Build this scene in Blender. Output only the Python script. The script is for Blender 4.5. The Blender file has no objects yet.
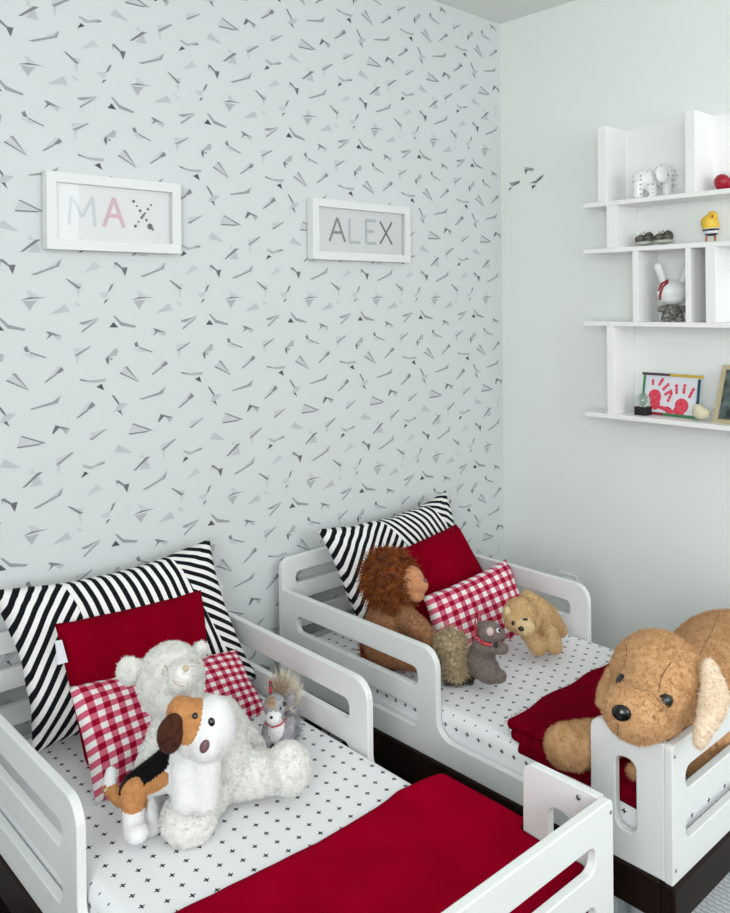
import bpy, bmesh, math, random
import numpy as np
from mathutils import Vector, Matrix, noise
from mathutils.bvhtree import BVHTree
R = math.radians
scn = bpy.context.scene
col = scn.collection
random.seed(4)

# ------------------------------------------------------------------ camera
F, YAW, ROLL, V0 = 838.39, R(47.222), R(-0.5), 303.25
fw = np.array([math.cos(YAW), math.sin(YAW), 0.]); rt = np.array([math.sin(YAW), -math.cos(YAW), 0.]); up = np.array([0, 0, 1.])
r3 = rt*math.cos(ROLL)+up*math.sin(ROLL); u3 = up*math.cos(ROLL)-rt*math.sin(ROLL)
CAM = np.array([0, 0, 1.6])
cd = bpy.data.cameras.new('camera'); cam = bpy.data.objects.new('camera', cd); col.objects.link(cam)
m = Matrix(((r3[0], u3[0], -fw[0], CAM[0]), (r3[1], u3[1], -fw[1], CAM[1]), (r3[2], u3[2], -fw[2], CAM[2]), (0, 0, 0, 1)))
cam.matrix_world = m
cd.sensor_fit = 'HORIZONTAL'; cd.sensor_width = 36; cd.lens = F/730*36
cd.shift_x = 0; cd.shift_y = (V0-456.5)/730
cd.clip_start = .05
scn.camera = cam

def ray(u, v): return fw+r3*(u-365)/F-u3*(v-V0)/F
def at(u, v, D=None, X=None, Y=None, Z=None):
    d = ray(u, v)
    if D is not None: t = D
    elif X is not None: t = (X-CAM[0])/d[0]
    elif Y is not None: t = (Y-CAM[1])/d[1]
    else: t = (Z-CAM[2])/d[2]
    return CAM+d*t

# ------------------------------------------------------------------ objects
def empty(name, loc):
    o = bpy.data.objects.new(name, None); col.objects.link(o); o.location = loc; o.empty_display_size = .05
    return o
def wloc(o):
    v = Vector((0, 0, 0))
    while o: v += o.location; o = o.parent
    return v
def tag(o, label=None, cat=None, group=None, kind=None):
    if label: o['label'] = label
    if cat: o['category'] = cat
    if group: o['group'] = group
    if kind: o['kind'] = kind
    return o
def link(name, me, parent=None, loc=None):
    o = bpy.data.objects.new(name, me); col.objects.link(o)
    if parent is not None: o.parent = parent
    if loc is not None: o.location = loc
    return o
def mk(name, verts, faces, mats, parent=None, smooth=True, fm=None, uvs=None, origin=None):
    """verts in world coordinates; stored relative to the parent's place (or origin)"""
    V = np.asarray(verts, dtype=float)
    base = np.array(wloc(parent)) if parent is not None else (np.array(origin) if origin is not None else np.zeros(3))
    me = bpy.data.meshes.new(name)
    me.from_pydata((V-base).tolist(), [], [list(map(int, f)) for f in faces])
    if not isinstance(mats, (list, tuple)): mats = [mats]
    for mm in mats: me.materials.append(mm)
    if fm is not None: me.polygons.foreach_set('material_index', np.asarray(fm, dtype=np.int32))
    if smooth: me.polygons.foreach_set('use_smooth', np.ones(len(me.polygons), dtype=bool))
    if uvs is not None:
        uvl = me.uv_layers.new(name='UVMap')
        idx = np.zeros(len(me.loops), dtype=np.int32); me.loops.foreach_get('vertex_index', idx)
        uvl.data.foreach_set('uv', np.asarray(uvs, dtype=float)[idx].ravel())
    me.update()
    return link(name, me, parent, None if parent is not None or origin is None else origin)
def bm_to(name, bm, mats, parent=None, smooth=False, origin=None, loopuv=None):
    base = Vector(wloc(parent)) if parent is not None else (Vector(origin) if origin is not None else Vector((0, 0, 0)))
    if loopuv:
        l = bm.loops.layers.uv.new('UVMap')
        bm.normal_update()
        for f in bm.faces:
            for lp in f.loops: lp[l].uv = loopuv(f, lp.vert.co)
    for v in bm.verts: v.co -= base
    me = bpy.data.meshes.new(name); bm.to_mesh(me); bm.free()
    if not isinstance(mats, (list, tuple)): mats = [mats]
    for mm in mats: me.materials.append(mm)
    if smooth: me.polygons.foreach_set('use_smooth', np.ones(len(me.polygons), dtype=bool))
    return link(name, me, parent, None if parent is not None or origin is None else origin)
def box(bm, x0, x1, y0, y1, z0, z1, bev=0, seg=2):
    r = bmesh.ops.create_cube(bm, size=1)
    vs = r['verts']
    for v in vs:
        v.co = Vector(((x0+x1)/2+v.co.x*(x1-x0), (y0+y1)/2+v.co.y*(y1-y0), (z0+z1)/2+v.co.z*(z1-z0)))
    if bev:
        es = list({e for v in vs for e in v.link_edges})
        bmesh.ops.bevel(bm, geom=es, offset=bev, segments=seg, affect='EDGES', profile=.5)
    return bm
def nb(): return bmesh.new()
def cyl(bm, p0, p1, r0, r1=None, n=20):
    r1 = r0 if r1 is None else r1
    p0 = Vector(p0); p1 = Vector(p1); d = p1-p0
    M = Matrix.Translation((p0+p1)/2) @ d.to_track_quat('Z', 'Y').to_matrix().to_4x4()
    bmesh.ops.create_cone(bm, cap_ends=True, segments=n, radius1=r0, radius2=r1, depth=d.length, matrix=M)
def ell(bm, c, rad, rot=None, seg=24):
    M = Matrix.Translation(Vector(c)) @ (rot.to_4x4() if rot else Matrix.Identity(4)) @ Matrix.Diagonal((rad[0], rad[1], rad[2], 1))
    bmesh.ops.create_uvsphere(bm, u_segments=seg, v_segments=max(8, seg//2), radius=1, matrix=M)
def tube(bm, pts, r, n=8):
    pts = [Vector(p) for p in pts]
    rings = []
    for i, p in enumerate(pts):
        d = (pts[min(i+1, len(pts)-1)]-pts[max(i-1, 0)]).normalized()
        q = d.to_track_quat('Z', 'Y')
        rr = r[i] if isinstance(r, (list, tuple)) else r
        rings.append([bm.verts.new(p+q @ Vector((math.cos(2*math.pi*k/n)*rr, math.sin(2*math.pi*k/n)*rr, 0))) for k in range(n)])
    for a, b in zip(rings, rings[1:]):
        for k in range(n): bm.faces.new((a[k], a[(k+1) % n], b[(k+1) % n], b[k]))
    bm.faces.new(rings[0][::-1]); bm.faces.new(rings[-1])

# ------------------------------------------------------------------ node helper
class S:
    def __init__(s, nt, sock): s.nt = nt; s.k = sock
    def _op(s, op, *o):
        n = s.nt.nodes.new('ShaderNodeMath'); n.operation = op
        for i, x in enumerate((s,)+o):
            if isinstance(x, S): s.nt.links.new(x.k, n.inputs[i])
            else: n.inputs[i].default_value = x
        return S(s.nt, n.outputs[0])
    def __add__(s, o): return s._op('ADD', o)
    def __radd__(s, o): return s._op('ADD', o)
    def __sub__(s, o): return s._op('SUBTRACT', o)
    def __mul__(s, o): return s._op('MULTIPLY', o)
    def __rmul__(s, o): return s._op('MULTIPLY', o)
    def fr(s): return s._op('FRACT')
    def fl(s): return s._op('FLOOR')
    def ab(s): return s._op('ABSOLUTE')
    def gt(s, o): return s._op('GREATER_THAN', o)
    def lt(s, o): return s._op('LESS_THAN', o)
    def mn(s, o): return s._op('MINIMUM', o)
    def mx(s, o): return s._op('MAXIMUM', o)
def srgb(r, g, b):
    f = lambda c: (c/255/12.92) if c/255 <= .04045 else ((c/255+.055)/1.055)**2.4
    return (f(r), f(g), f(b), 1)
def mat(name, c, rough=.6, sheen=0, noise_amt=0, noise_scale=40, bump=0, bump_scale=200, spec=.5, metallic=0, coat=0, c2=None, coords='Object', detail=3):
    mt = bpy.data.materials.new(name); mt.use_nodes = True
    nt = mt.node_tree; b = nt.nodes['Principled BSDF']
    b.inputs['Base Color'].default_value = c
    b.inputs['Roughness'].default_value = rough
    b.inputs['Specular IOR Level'].default_value = spec
    b.inputs['Metallic'].default_value = metallic
    if coat: b.inputs['Coat Weight'].default_value = coat; b.inputs['Coat Roughness'].default_value = .1
    if sheen: b.inputs['Sheen Weight'].default_value = sheen; b.inputs['Sheen Roughness'].default_value = .4
    tc = nt.nodes.new('ShaderNodeTexCoord')
    if noise_amt or c2:
        n = nt.nodes.new('ShaderNodeTexNoise'); n.inputs['Scale'].default_value = noise_scale; n.inputs['Detail'].default_value = detail
        nt.links.new(tc.outputs[coords], n.inputs['Vector'])
        mx = nt.nodes.new('ShaderNodeMix'); mx.data_type = 'RGBA'
        cc2 = c2 or tuple(x*(1-noise_amt) for x in c[:3])+(1,)
        mr = nt.nodes.new('ShaderNodeMapRange'); mr.inputs[1].default_value = .35; mr.inputs[2].default_value = .65
        nt.links.new(n.outputs['Fac'], mr.inputs[0]); nt.links.new(mr.outputs[0], mx.inputs[0])
        mx.inputs[6].default_value = c; mx.inputs[7].default_value = cc2
        nt.links.new(mx.outputs[2], b.inputs['Base Color'])
    if bump:
        n = nt.nodes.new('ShaderNodeTexNoise'); n.inputs['Scale'].default_value = bump_scale; n.inputs['Detail'].default_value = 4
        nt.links.new(tc.outputs[coords], n.inputs['Vector'])
        bp = nt.nodes.new('ShaderNodeBump'); bp.inputs['Strength'].default_value = bump; bp.inputs['Distance'].default_value = .002
        nt.links.new(n.outputs['Fac'], bp.inputs['Height']); nt.links.new(bp.outputs[0], b.inputs['Normal'])
    return mt
def uvs(nt, which='UV'):
    tc = nt.nodes.new('ShaderNodeTexCoord'); sp = nt.nodes.new('ShaderNodeSeparateXYZ')
    nt.links.new(tc.outputs[which], sp.inputs[0])
    return S(nt, sp.outputs[0]), S(nt, sp.outputs[1]), S(nt, sp.outputs[2])
def mixc(nt, fac, a, b):
    mx = nt.nodes.new('ShaderNodeMix'); mx.data_type = 'RGBA'
    nt.links.new(fac.k, mx.inputs[0])
    for i, x in ((6, a), (7, b)):
        if isinstance(x, S): nt.links.new(x.k, mx.inputs[i])
        else: mx.inputs[i].default_value = x
    return S(nt, mx.outputs[2])
def base_to(mt, s): mt.node_tree.links.new(s.k, mt.node_tree.nodes['Principled BSDF'].inputs['Base Color'])

M = {}
M['paint'] = mat('wall_paint', srgb(238, 242, 238), .7, bump=.06, bump_scale=90)
M['paper'] = mat('wallpaper_ground', srgb(216, 221, 222), .75, bump=.04, bump_scale=150)
M['ceil'] = mat('ceiling_paint', srgb(232, 235, 231), .8)
M['bed'] = mat('white_lacquer', srgb(232, 235, 234), .35, bump=.03, bump_scale=30)
M['shelf'] = mat('shelf_lacquer', srgb(246, 247, 246), .4)
M['dark'] = mat('espresso_wood', srgb(38, 26, 22), .5, c2=srgb(26, 18, 15), noise_scale=6, bump=.08, bump_scale=40, spec=.12)
M['floor'] = mat('dark_floor', srgb(50, 38, 32), .5, spec=.25)
M['screw'] = mat('screw', srgb(150, 155, 158), .35, metallic=.8)
M['redfleece'] = mat('red_fleece', srgb(160, 0, 36), .95, sheen=0, c2=srgb(146, 0, 31), noise_scale=9, bump=.5, bump_scale=500, spec=.02)
M['redvelvet'] = mat('red_velvet', srgb(136, 0, 28), .9, sheen=0, c2=srgb(122, 0, 24), noise_scale=6, bump=.25, bump_scale=400, spec=.02)
M['redthrow'] = mat('red_throw', srgb(122, 0, 28), .95, sheen=0, c2=srgb(104, 2, 24), noise_scale=30, bump=.9, bump_scale=260, spec=.02)
M['black'] = mat('glossy_black', srgb(14, 14, 16), .12, spec=.6)
M['softblack'] = mat('matt_black', srgb(18, 18, 20), .6)
M['tagw'] = mat('tag_white', srgb(225, 228, 235), .7)
M['frame'] = mat('frame_white', srgb(232, 235, 233), .45)
M['mount'] = mat('mount_card', srgb(248, 250, 250), .8)

# wood floor: planks
nt = M['floor'].node_tree
x, y, z = uvs(nt, 'Object')
pl = (x*8.0).fl(); seam = ((x*8.0).fr()-.5).ab().gt(.485)
wn = nt.nodes.new('ShaderNodeTexNoise'); wn.inputs['Scale'].default_value = 3
cmb = nt.nodes.new('ShaderNodeCombineXYZ'); nt.links.new((x*12.).k, cmb.inputs[0]); nt.links.new((y*1.2).k, cmb.inputs[1]); nt.links.new((pl*3.7).k, cmb.inputs[2])
nt.links.new(cmb.outputs[0], wn.inputs['Vector'])
c = mixc(nt, S(nt, wn.outputs['Fac']), srgb(40, 31, 25), srgb(25, 19, 16))
base_to(M['floor'], mixc(nt, seam, c, srgb(9, 7, 6)))

# sheet with small plus signs
M['sheet'] = mat('plus_sheet', srgb(240, 242, 244), .85, bump=.15, bump_scale=14, spec=.2)
nt = M['sheet'].node_tree
u, v, _ = uvs(nt)
k = (u*(1/.0425))
odd = (k.fl()*.5).fr().gt(.25)
fx = (k.fr()-.5)*.0425
fy = ((v*(1/.0387)+odd*.5).fr()-.5)*.0387
a = fx.ab().lt(.0062)*fy.ab().lt(.0017); b_ = fy.ab().lt(.0062)*fx.ab().lt(.0017)
base_to(M['sheet'], mixc(nt, a.mx(b_), srgb(240, 242, 244), srgb(26, 28, 34)))

def gingham(name, nu, nv):
    mt = mat(name, (1, 1, 1, 1), .9, bump=.25, bump_scale=700, spec=.15)
    nt = mt.node_tree; u, v, _ = uvs(nt)
    A = (u*nu).fr().gt(.5); B = (v*nv).fr().gt(.5)
    c = mixc(nt, A, srgb(242, 238, 238), srgb(210, 104, 128))
    d = mixc(nt, A, srgb(210, 96, 122), srgb(156, 6, 40))
    base_to(mt, mixc(nt, B, c, d))
    return mt
M['ging'] = gingham('gingham_cotton', 15, 9.5)
M['ging2'] = gingham('wide_gingham_cotton', 10, 7.5)

def stripes(name, W, H, a1, b1, a2, b2, t1, t2, t3, per=.029):
    mt = mat(name, (1, 1, 1, 1), .9, bump=.2, bump_scale=500, spec=.15)
    nt = mt.node_tree; u, v, _ = uvs(nt)
    x = u*W; d = (v*-1.+1.)*H
    def st(t): return ((x*(math.cos(R(t))/per)+d*(math.sin(R(t))/per)).fr()).gt(.5)
    pA = x.gt(d*b1+a1); pB = x.gt(d*b2+a2)
    s = st(t1)*(pA*-1.+1.)+st(t2)*(pA*(pB*-1.+1.))+st(t3)*pB
    base_to(mt, mixc(nt, s, srgb(240, 240, 238), srgb(18, 22, 28)))
    return mt
M['stripe1'] = stripes('ticking_stripes_a', .66, .46, .175, .10, .50, .22, 38, -6, -60)
M['stripe2'] = stripes('ticking_stripes_b', .66, .46, .26, .35, .50, .6, 44, -24, -62, .0285)

# rug
M['rug'] = mat('woven_rug', srgb(222, 228, 230), .9, bump=.4, bump_scale=300)
nt = M['rug'].node_tree; x, y, z = uvs(nt, 'Object')
s = ((x*60.).fr()-.5).ab().gt(.25)*(((y*45.)+(x*60.).fl()*.5).fr()-.5).ab().gt(.22)
base_to(M['rug'], mixc(nt, s, srgb(232, 236, 238), srgb(176, 188, 196)))

# ------------------------------------------------------------------ room
XL, XR, YB, YF, ZC = -1.35, 2.966, 2.311, -1.55, 2.83
def struct(name, x0, x1, y0, y1, z0, z1, mt):
    bm = nb(); box(bm, x0, x1, y0, y1, z0, z1)
    o = bm_to(name, bm, mt, origin=((x0+x1)/2, (y0+y1)/2, z0)); tag(o, kind='structure'); return o
struct('floor', XL-.1, XR+.1, YF-.1, YB+.1, -.1, 0, M['floor'])
struct('ceiling', XL-.1, XR+.1, YF-.1, YB+.1, ZC, ZC+.1, M['ceil'])
struct('wall_right', XR, XR+.1, YF-.1, YB+.1, 0, ZC, M['paint'])
bm = nb()
box(bm, XL-.1, XL, YF-.1, -1.45, 0, ZC); box(bm, XL-.1, XL, .15, YB+.1, 0, ZC); box(bm, XL-.1, XL, -1.45, .15, 0, .93); box(bm, XL-.1, XL, -1.45, .15, 2.73, ZC)  # left wall, with an opening cut for the added fill window
tag(bm_to('wall_left', bm, M['paint'], origin=(XL, 0, 0)), kind='structure')
bm = nb()
for (a, b, c, d) in ((-1.45, .15, .93, .98), (-1.45, .15, 2.68, 2.73), (-1.45, -1.4, .93, 2.73), (.1, .15, .93, 2.73)):
    box(bm, XL-.08, XL-.03, a, b, c, d)
added_win = tag(bm_to('added_fill_window', bm, M['frame'], origin=(XL-.05, -.75, .85)), kind='structure')  # unseen window frame, added so more light comes from the left
WX0, WX1, WZ0, WZ1 = .75, 2.78, 1.15, 2.72
bm = nb()
box(bm, XL, WX0, YF-.1, YF, 0, ZC); box(bm, WX1, XR, YF-.1, YF, 0, ZC)
box(bm, WX0, WX1, YF-.1, YF, 0, WZ0); box(bm, WX0, WX1, YF-.1, YF, WZ1, ZC)
tag(bm_to('wall_front', bm, M['paint'], origin=(0, YF, 0)), kind='structure')
bm = nb()
for (a, b, c, d) in ((WX0, WX1, WZ0, WZ0+.05), (WX0, WX1, WZ1-.05, WZ1), (WX0, WX0+.05, WZ0, WZ1), (WX1-.05, WX1, WZ0, WZ1), ((WX0+WX1)/2-.03, (WX0+WX1)/2+.03, WZ0, WZ1)):
    box(bm, a, b, YF-.08, YF-.03, c, d)
win = tag(bm_to('window_1', bm, M['frame'], origin=((WX0+WX1)/2, YF-.05, WZ0)), kind='structure')
gl = bpy.data.materials.new('window_glass'); gl.use_nodes = True
gb = gl.node_tree.nodes['Principled BSDF']; gb.inputs['Transmission Weight'].default_value = 1; gb.inputs['Roughness'].default_value = 0; gb.inputs['IOR'].default_value = 1.45
bm = nb(); box(bm, WX0+.04, WX1-.04, YF-.058, YF-.052, WZ0+.04, WZ1-.04); bm_to('pane', bm, gl, parent=win)
bm = nb(); box(bm, XL-.058, XL-.052, -1.41, .11, .97, 2.69); bm_to('pane', bm, gl, parent=added_win)

# wallpaper wall: a ground plus printed paper planes, one repeat (0.3275 x 0.6425 m)
GL = {  # polygons in units of the repeat study, grey 0..3 (dark..faint)
 1: [([(10,120),(60,150),(150,115),(130,108),(70,130),(15,108)],2),([(80,132),(150,115),(146,125),(82,140)],0.6),([(2,196),(25,155),(50,172)],0)],
 2: [([(215,255),(232,255),(268,290),(300,290),(262,300),(222,268)],1),([(262,296),(300,290),(285,350),(268,312)],0.6),([(215,262),(228,268),(222,300)],2)],
 3: [([(375,350),(500,296),(522,300),(400,354)],1.4),([(500,300),(535,250),(522,302)],1.6),([(440,325),(500,300),(530,255),(470,300)],3)],
 4: [([(322,212),(400,135),(430,135),(340,210)],1),([(395,160),(412,160),(428,216),(360,212)],2.4),([(360,135),(375,100),(390,140)],3)],
 5: [([(555,375),(570,378),(638,432),(620,438)],1.2),([(612,440),(632,440),(624,500)],3),([(600,400),(645,402),(636,430)],3)],
 6: [([(216,395),(195,445),(178,458),(196,408)],.8),([(118,465),(185,450),(175,490),(150,495)],2.8),([(153,537),(162,508),(185,503)],.5)],
 7: [([(322,508),(370,488),(462,490),(375,500)],1),([(335,512),(412,508),(388,540),(374,573)],2.2),([(355,450),(372,450),(420,485),(370,488)],3)],
 8: [([(472,596),(555,530),(580,582),(560,580)],2.7)],
 9: [([(208,612),(225,615),(262,655),(350,682),(345,695),(260,680)],1.6),([(265,668),(352,685),(345,694),(280,682)],.6),([(188,692),(214,655),(243,692)],0)],
 10: [([(3,668),(8,658),(125,628),(30,674)],1.4),([(125,628),(105,655),(22,728),(16,715)],1.4),([(10,665),(110,632),(60,680)],3)],
 11: [([(455,698),(475,700),(540,728),(472,720)],.8),([(455,752),(478,712),(485,722)],.4),([(485,722),(540,730),(525,755),(500,735)],2.4)],
 12: [([(340,800),(358,785),(372,825),(350,822)],1),([(372,822),(458,856),(452,862),(375,832)],1.2),([(335,835),(375,832),(430,850),(380,860)],3)],
 13: [([(228,832),(242,842),(235,880),(190,888),(165,895)],1.9),([(225,832),(238,836),(180,905),(165,900)],.9),([(165,900),(188,900),(182,945),(170,920)],.5),([(195,895),(212,900),(196,915)],.8)],
 14: [([(600,845),(690,785),(678,805),(618,852)],1.3),([(605,850),(630,848),(618,905)],3),([(600,835),(600,805),(660,800)],3)],
 15: [([(250,1000),(258,992),(370,1055),(360,1055)],.9),([(280,955),(300,952),(370,1055),(345,1030)],1.5),([(255,995),(285,958),(360,1050)],3)],
 16: [([(8,1034),(75,1045),(172,1034),(160,1056),(80,1062)],1.8),([(8,1034),(90,1050),(80,1060),(12,1046)],.6),([(108,1090),(142,1068),(158,1113)],0)],
 17: [([(448,1008),(500,965),(515,962),(456,1012)],1.1),([(500,965),(535,915),(550,935),(530,952)],1.2),([(455,1000),(520,910),(552,940)],3)],
 18: [([(203,1145),(215,1145),(248,1195),(250,1215),(232,1192)],.6),([(215,1260),(245,1200),(305,1198),(268,1240)],2.4),([(238,1252),(256,1240),(272,1282)],.3)],
 19: [([(373,1172),(490,1130),(525,1100),(515,1140),(385,1178)],1.5),([(490,1132),(535,1088),(520,1138)],1.8)],
 20: [([(612,1232),(665,1185),(680,1185),(622,1234)],1.1),([(665,1185),(695,1132),(712,1155),(690,1175)],1.2),([(620,1220),(680,1130),(715,1160)],3)],
 21: [([(487,1325),(505,1275),(525,1290),(495,1328)],.5),([(500,1272),(582,1296),(560,1302),(515,1290)],.8),([(535,1296),(580,1300),(562,1332)],2)],
 22: [([(325,1340),(335,1335),(460,1382),(440,1385)],.9),([(308,1402),(440,1384),(420,1396),(310,1412)],.8),([(325,1340),(440,1384),(308,1404)],2.9)],
 23: [([(65,1440),(175,1362),(165,1378),(85,1446)],1.4),([(70,1430),(75,1395),(150,1375)],3)],
 24: [([(218,1528),(245,1475),(330,1530),(300,1532)],2.5)],
 25: [([(495,102),(575,48),(590,52),(508,116)],1.3),([(500,115),(520,115),(512,178)],2.8),([(490,98),(498,72),(565,52)],3)],
 26: [([(28,330),(98,252),(135,290),(80,310)],2.8)],
 27: [([(600,520),(604,512),(640,540),(620,545)],2.9)],
}
a_ = at(180, 270, Y=YB); 
greys = {}
def gmat(lv):
    i = int(round(lv*2))
    if i not in greys:
        s = [82, 110, 134, 158, 181, 196, 203][min(i, 6)]
        greys[i] = mat('plane_print_%s' % ['ink', 'slate', 'graphite', 'grey', 'ash', 'mist', 'pearl'][min(i, 6)], srgb(s, s+3, s+6), .8)
    return greys[i]
V = [(XL, YB, 0), (XR, YB, 0), (XR, YB, ZC), (XL, YB, ZC), (XL, YB+.1, 0), (XR, YB+.1, 0), (XR, YB+.1, ZC), (XL, YB+.1, ZC)]
Fc = [(0, 1, 2, 3), (5, 4, 7, 6), (4, 5, 1, 0), (3, 2, 6, 7), (4, 0, 3, 7), (1, 5, 6, 2)]; fm = [0]*6; mats = [M['paper']]; mi = {}
tw, th = .3275, .6425
for g, polys in GL.items():
    for pi, (pts, lv) in enumerate(polys):
        w = [at(180+px/7.3, 230+py/7.3, Y=YB) for px, py in pts]
        gm = gmat(lv)
        if gm.name not in mi: mi[gm.name] = len(mats); mats.append(gm)
        for i in range(-9, 5):
            for j in range(-3, 4):
                q = [(p[0]+i*tw, p[2]+j*th) for p in w]
                if min(p[0] for p in q) < XL+.01 or max(p[0] for p in q) > XR-.002 or max(p[1] for p in q) > ZC or min(p[1] for p in q) < .02: continue
                n0 = len(V); off = .0004+.00015*(2-pi)
                V += [(p[0], YB-off, p[1]) for p in q]; Fc.append(tuple(range(n0, n0+len(q)))); fm.append(mi[gm.name])
tag(mk('wall_back', V, Fc, mats, smooth=False, fm=fm), kind='structure')

# three loose decals on the right wall
def decal(polys, label):
    allp = [at(480+px/6.083, 130+py/6.083, X=XR-.0006) for pts, _ in polys for px, py in pts]
    c = np.mean(allp, axis=0); V = []; Fc = []; fm = []; ms = []
    for k, (pts, lv) in enumerate(polys):
        n0 = len(V)
        V += [at(480+px/6.083, 130+py/6.083, X=XR-.0006-.0002*k) for px, py in pts]; Fc.append(tuple(range(n0, len(V)))); fm.append(len(ms)); ms.append(gmat(lv))
    tag(mk('wall_decal', V, Fc, ms, smooth=False, fm=fm, origin=c), label, 'wall sticker', 'loose paper plane stickers on the plain wall')
decal([([(265,228),(328,232),(322,250),(290,246)], 1.5), ([(270,240),(292,238),(278,272)], .3), ([(262,225),(300,228),(285,240)], 2)], 'small grey paper plane sticker on the plain wall, topmost of three')
decal([([(178,322),(240,308),(243,315),(195,345)], 1.6), ([(205,330),(242,310),(240,322),(210,338)], .4), ([(175,372),(180,350),(196,352)], .4)], 'grey paper plane sticker on the plain wall, the one nearest the corner')
decal([([(300,322),(345,305),(385,270),(375,295),(340,325)], 1.2), ([(345,300),(385,270),(384,282),(352,312)], .3), ([(318,362),(315,338),(342,334)], .1)], 'largest dark paper plane sticker on the plain wall, nearest the shelves')

# ------------------------------------------------------------------ boards cut from outlines
def fillet(pts, n=7):
    out = []
    N = len(pts)
    for i, p in enumerate(pts):
        r = p[2] if len(p) > 2 else 0
        P = Vector(p[:2]); A = Vector(pts[i-1][:2]); B = Vector(pts[(i+1) % N][:2])
        if r <= 0: out.append(P); continue
        da = (A-P).normalized(); db = (B-P).normalized()
        ang = math.acos(max(-1, min(1, da.dot(db)))); t = r/math.tan(ang/2)
        bis = (da+db).normalized(); C = P+bis*(r/math.sin(ang/2))
        s = P+da*t-C; e = P+db*t-C
        a0 = math.atan2(s.y, s.x); a1 = math.atan2(e.y, e.x); d = (a1-a0+math.pi) % (2*math.pi)-math.pi
        for k in range(n+1):
            a = a0+d*k/n; out.append(C+Vector((math.cos(a), math.sin(a)))*r)
    return out
def board(name, outlines, thick, mapf, mt, parent, bev=.003):
    """outlines in 2-D (first outer, others holes); mapf(a,b,c)->world, c across the thickness (-t/2..t/2)"""
    cu = bpy.data.curves.new('tmp', 'CURVE'); cu.dimensions = '2D'; cu.fill_mode = 'BOTH'
    cu.extrude = thick/2-bev; cu.bevel_depth = bev; cu.bevel_resolution = 2; cu.offset = -bev
    for pts in outlines:
        q = fillet(pts)
        sp = cu.splines.new('POLY'); sp.points.add(len(q)-1); sp.use_cyclic_u = True
        for k, p in enumerate(q): sp.points[k].co = (p.x, p.y, 0, 1)
    o = bpy.data.objects.new('tmp', cu); col.objects.link(o)
    dg = bpy.context.evaluated_depsgraph_get(); me = bpy.data.meshes.new_from_object(o.evaluated_get(dg))
    bpy.data.objects.remove(o); bpy.data.curves.remove(cu)
    base = wloc(parent)
    for v in me.vertices: v.co = Vector(mapf(*v.co))-base
    bm = bmesh.new(); bm.from_mesh(me); bmesh.ops.remove_doubles(bm, verts=bm.verts, dist=1e-5); bmesh.ops.recalc_face_normals(bm, faces=bm.faces); bm.to_mesh(me); bm.free()
    me.materials.clear(); me.materials.append(mt)
    me.polygons.foreach_set('material_index', np.zeros(len(me.polygons), dtype=np.int32))
    me.polygons.foreach_set('use_smooth', np.zeros(len(me.polygons), dtype=bool))
    me.name = name
    return link(name, me, parent)
def slot(x0, x1, y0, y1, r): return [(x0, y0, r), (x1, y0, r), (x1, y1, r), (x0, y1, r)]

# ------------------------------------------------------------------ beds
BW, BF, BH, Z0 = .772, .866, 2.262, .345
B1X, B2X = .669, 1.695
def make_bed(x0):
    root = empty('toddler_bed', (x0+BW/2, (BF+BH)/2, 0))
    side = [(BF+.02, Z0), (BH-.02, Z0), (BH-.02, .645), (1.548, .645, .055), (1.548, .41, .05), (1.067, .41, .03), (1.067, .643, .028), (BF+.02, .643)]
    holes = [slot(1.62, 2.165, .526, .578, .02), slot(1.62, 2.165, .412, .464, .02), slot(.952, 1.003, .415, .578, .02)]
    board('side_panel', [side]+holes, .02, lambda a, b, c: (x0+.01+c, a, b), M['bed'], root)
    board('side_panel', [side]+holes, .02, lambda a, b, c: (x0+BW-.01+c, a, b), M['bed'], root)
    foot = [(0, Z0), (BW, Z0), (BW, .643, .012), (0, .643, .012)]
    board('foot_panel', [foot, slot(.06, BW-.06, .528, .578, .022), slot(.06, BW-.06, .418, .468, .022)], .02, lambda a, b, c: (x0+a, BF+.01+c, b), M['bed'], root)
    head = [(0, Z0), (BW, Z0), (BW, .745, .035), (0, .745, .035)]
    board('head_panel', [head, slot(.06, BW-.06, .65, .691, .015), slot(.06, BW-.06, .552, .594, .015), slot(.06, BW-.06, .455, .497, .015)], .02, lambda a, b, c: (x0+a, BH-.01+c, b), M['bed'], root)
    # screws
    for (px, pz) in ((.01, .62), (.01, .375), (BW-.01, .62), (BW-.01, .375)):
        bm = nb(); cyl(bm, (x0+px, BF+.001, pz), (x0+px, BF-.0015, pz), .0035); bm_to('screw', bm, M['screw'], root, True)
    for px in (.0215, BW-.0215):
        s = 1 if px < .3 else -1
        bm = nb(); cyl(bm, (x0+px-s*.002, 0.93, .625), (x0+px+s*.001, .93, .625), .005); bm_to('screw', bm, M['screw'], root, True)
    bm = nb(); box(bm, x0+.02, x0+BW-.02, BF+.02, BH-.02, .35, .368); bm_to('slat_deck', bm, M['bed'], root)
    # dark base
    base = []
    bm = nb()
    box(bm, x0-.006, x0+BW+.006, BF-.006, BF+.03, .255, Z0, .006); box(bm, x0-.006, x0+BW+.006, BH-.03, BH, .255, Z0, .006)
    box(bm, x0-.006, x0+.03, BF+.028, BH-.028, .255, Z0, .006); box(bm, x0+BW-.03, x0+BW+.006, BF+.028, BH-.028, .255, Z0, .006)
    box(bm, x0+.03, x0+BW-.03, BF+.03, BH-.03, .30, .32)
    bm_to('base_frame', bm, M['dark'], root)
    for sx in (x0+.07, x0+BW-.07):
        for sy in (BF+.05, BH-.07):
            bm = nb(); box(bm, sx-.03, sx+.03, sy-.03, sy+.03, 0, .3, .004); bm_to('leg', bm, M['dark'], root)
    return root
def copy_tree(o, parent=None):
    c = o.copy(); col.objects.link(c); c.parent = parent
    for ch in [k for k in bpy.data.objects if k.parent == o]: copy_tree(ch, c)
    return c
bed = make_bed(B1X)
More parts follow.
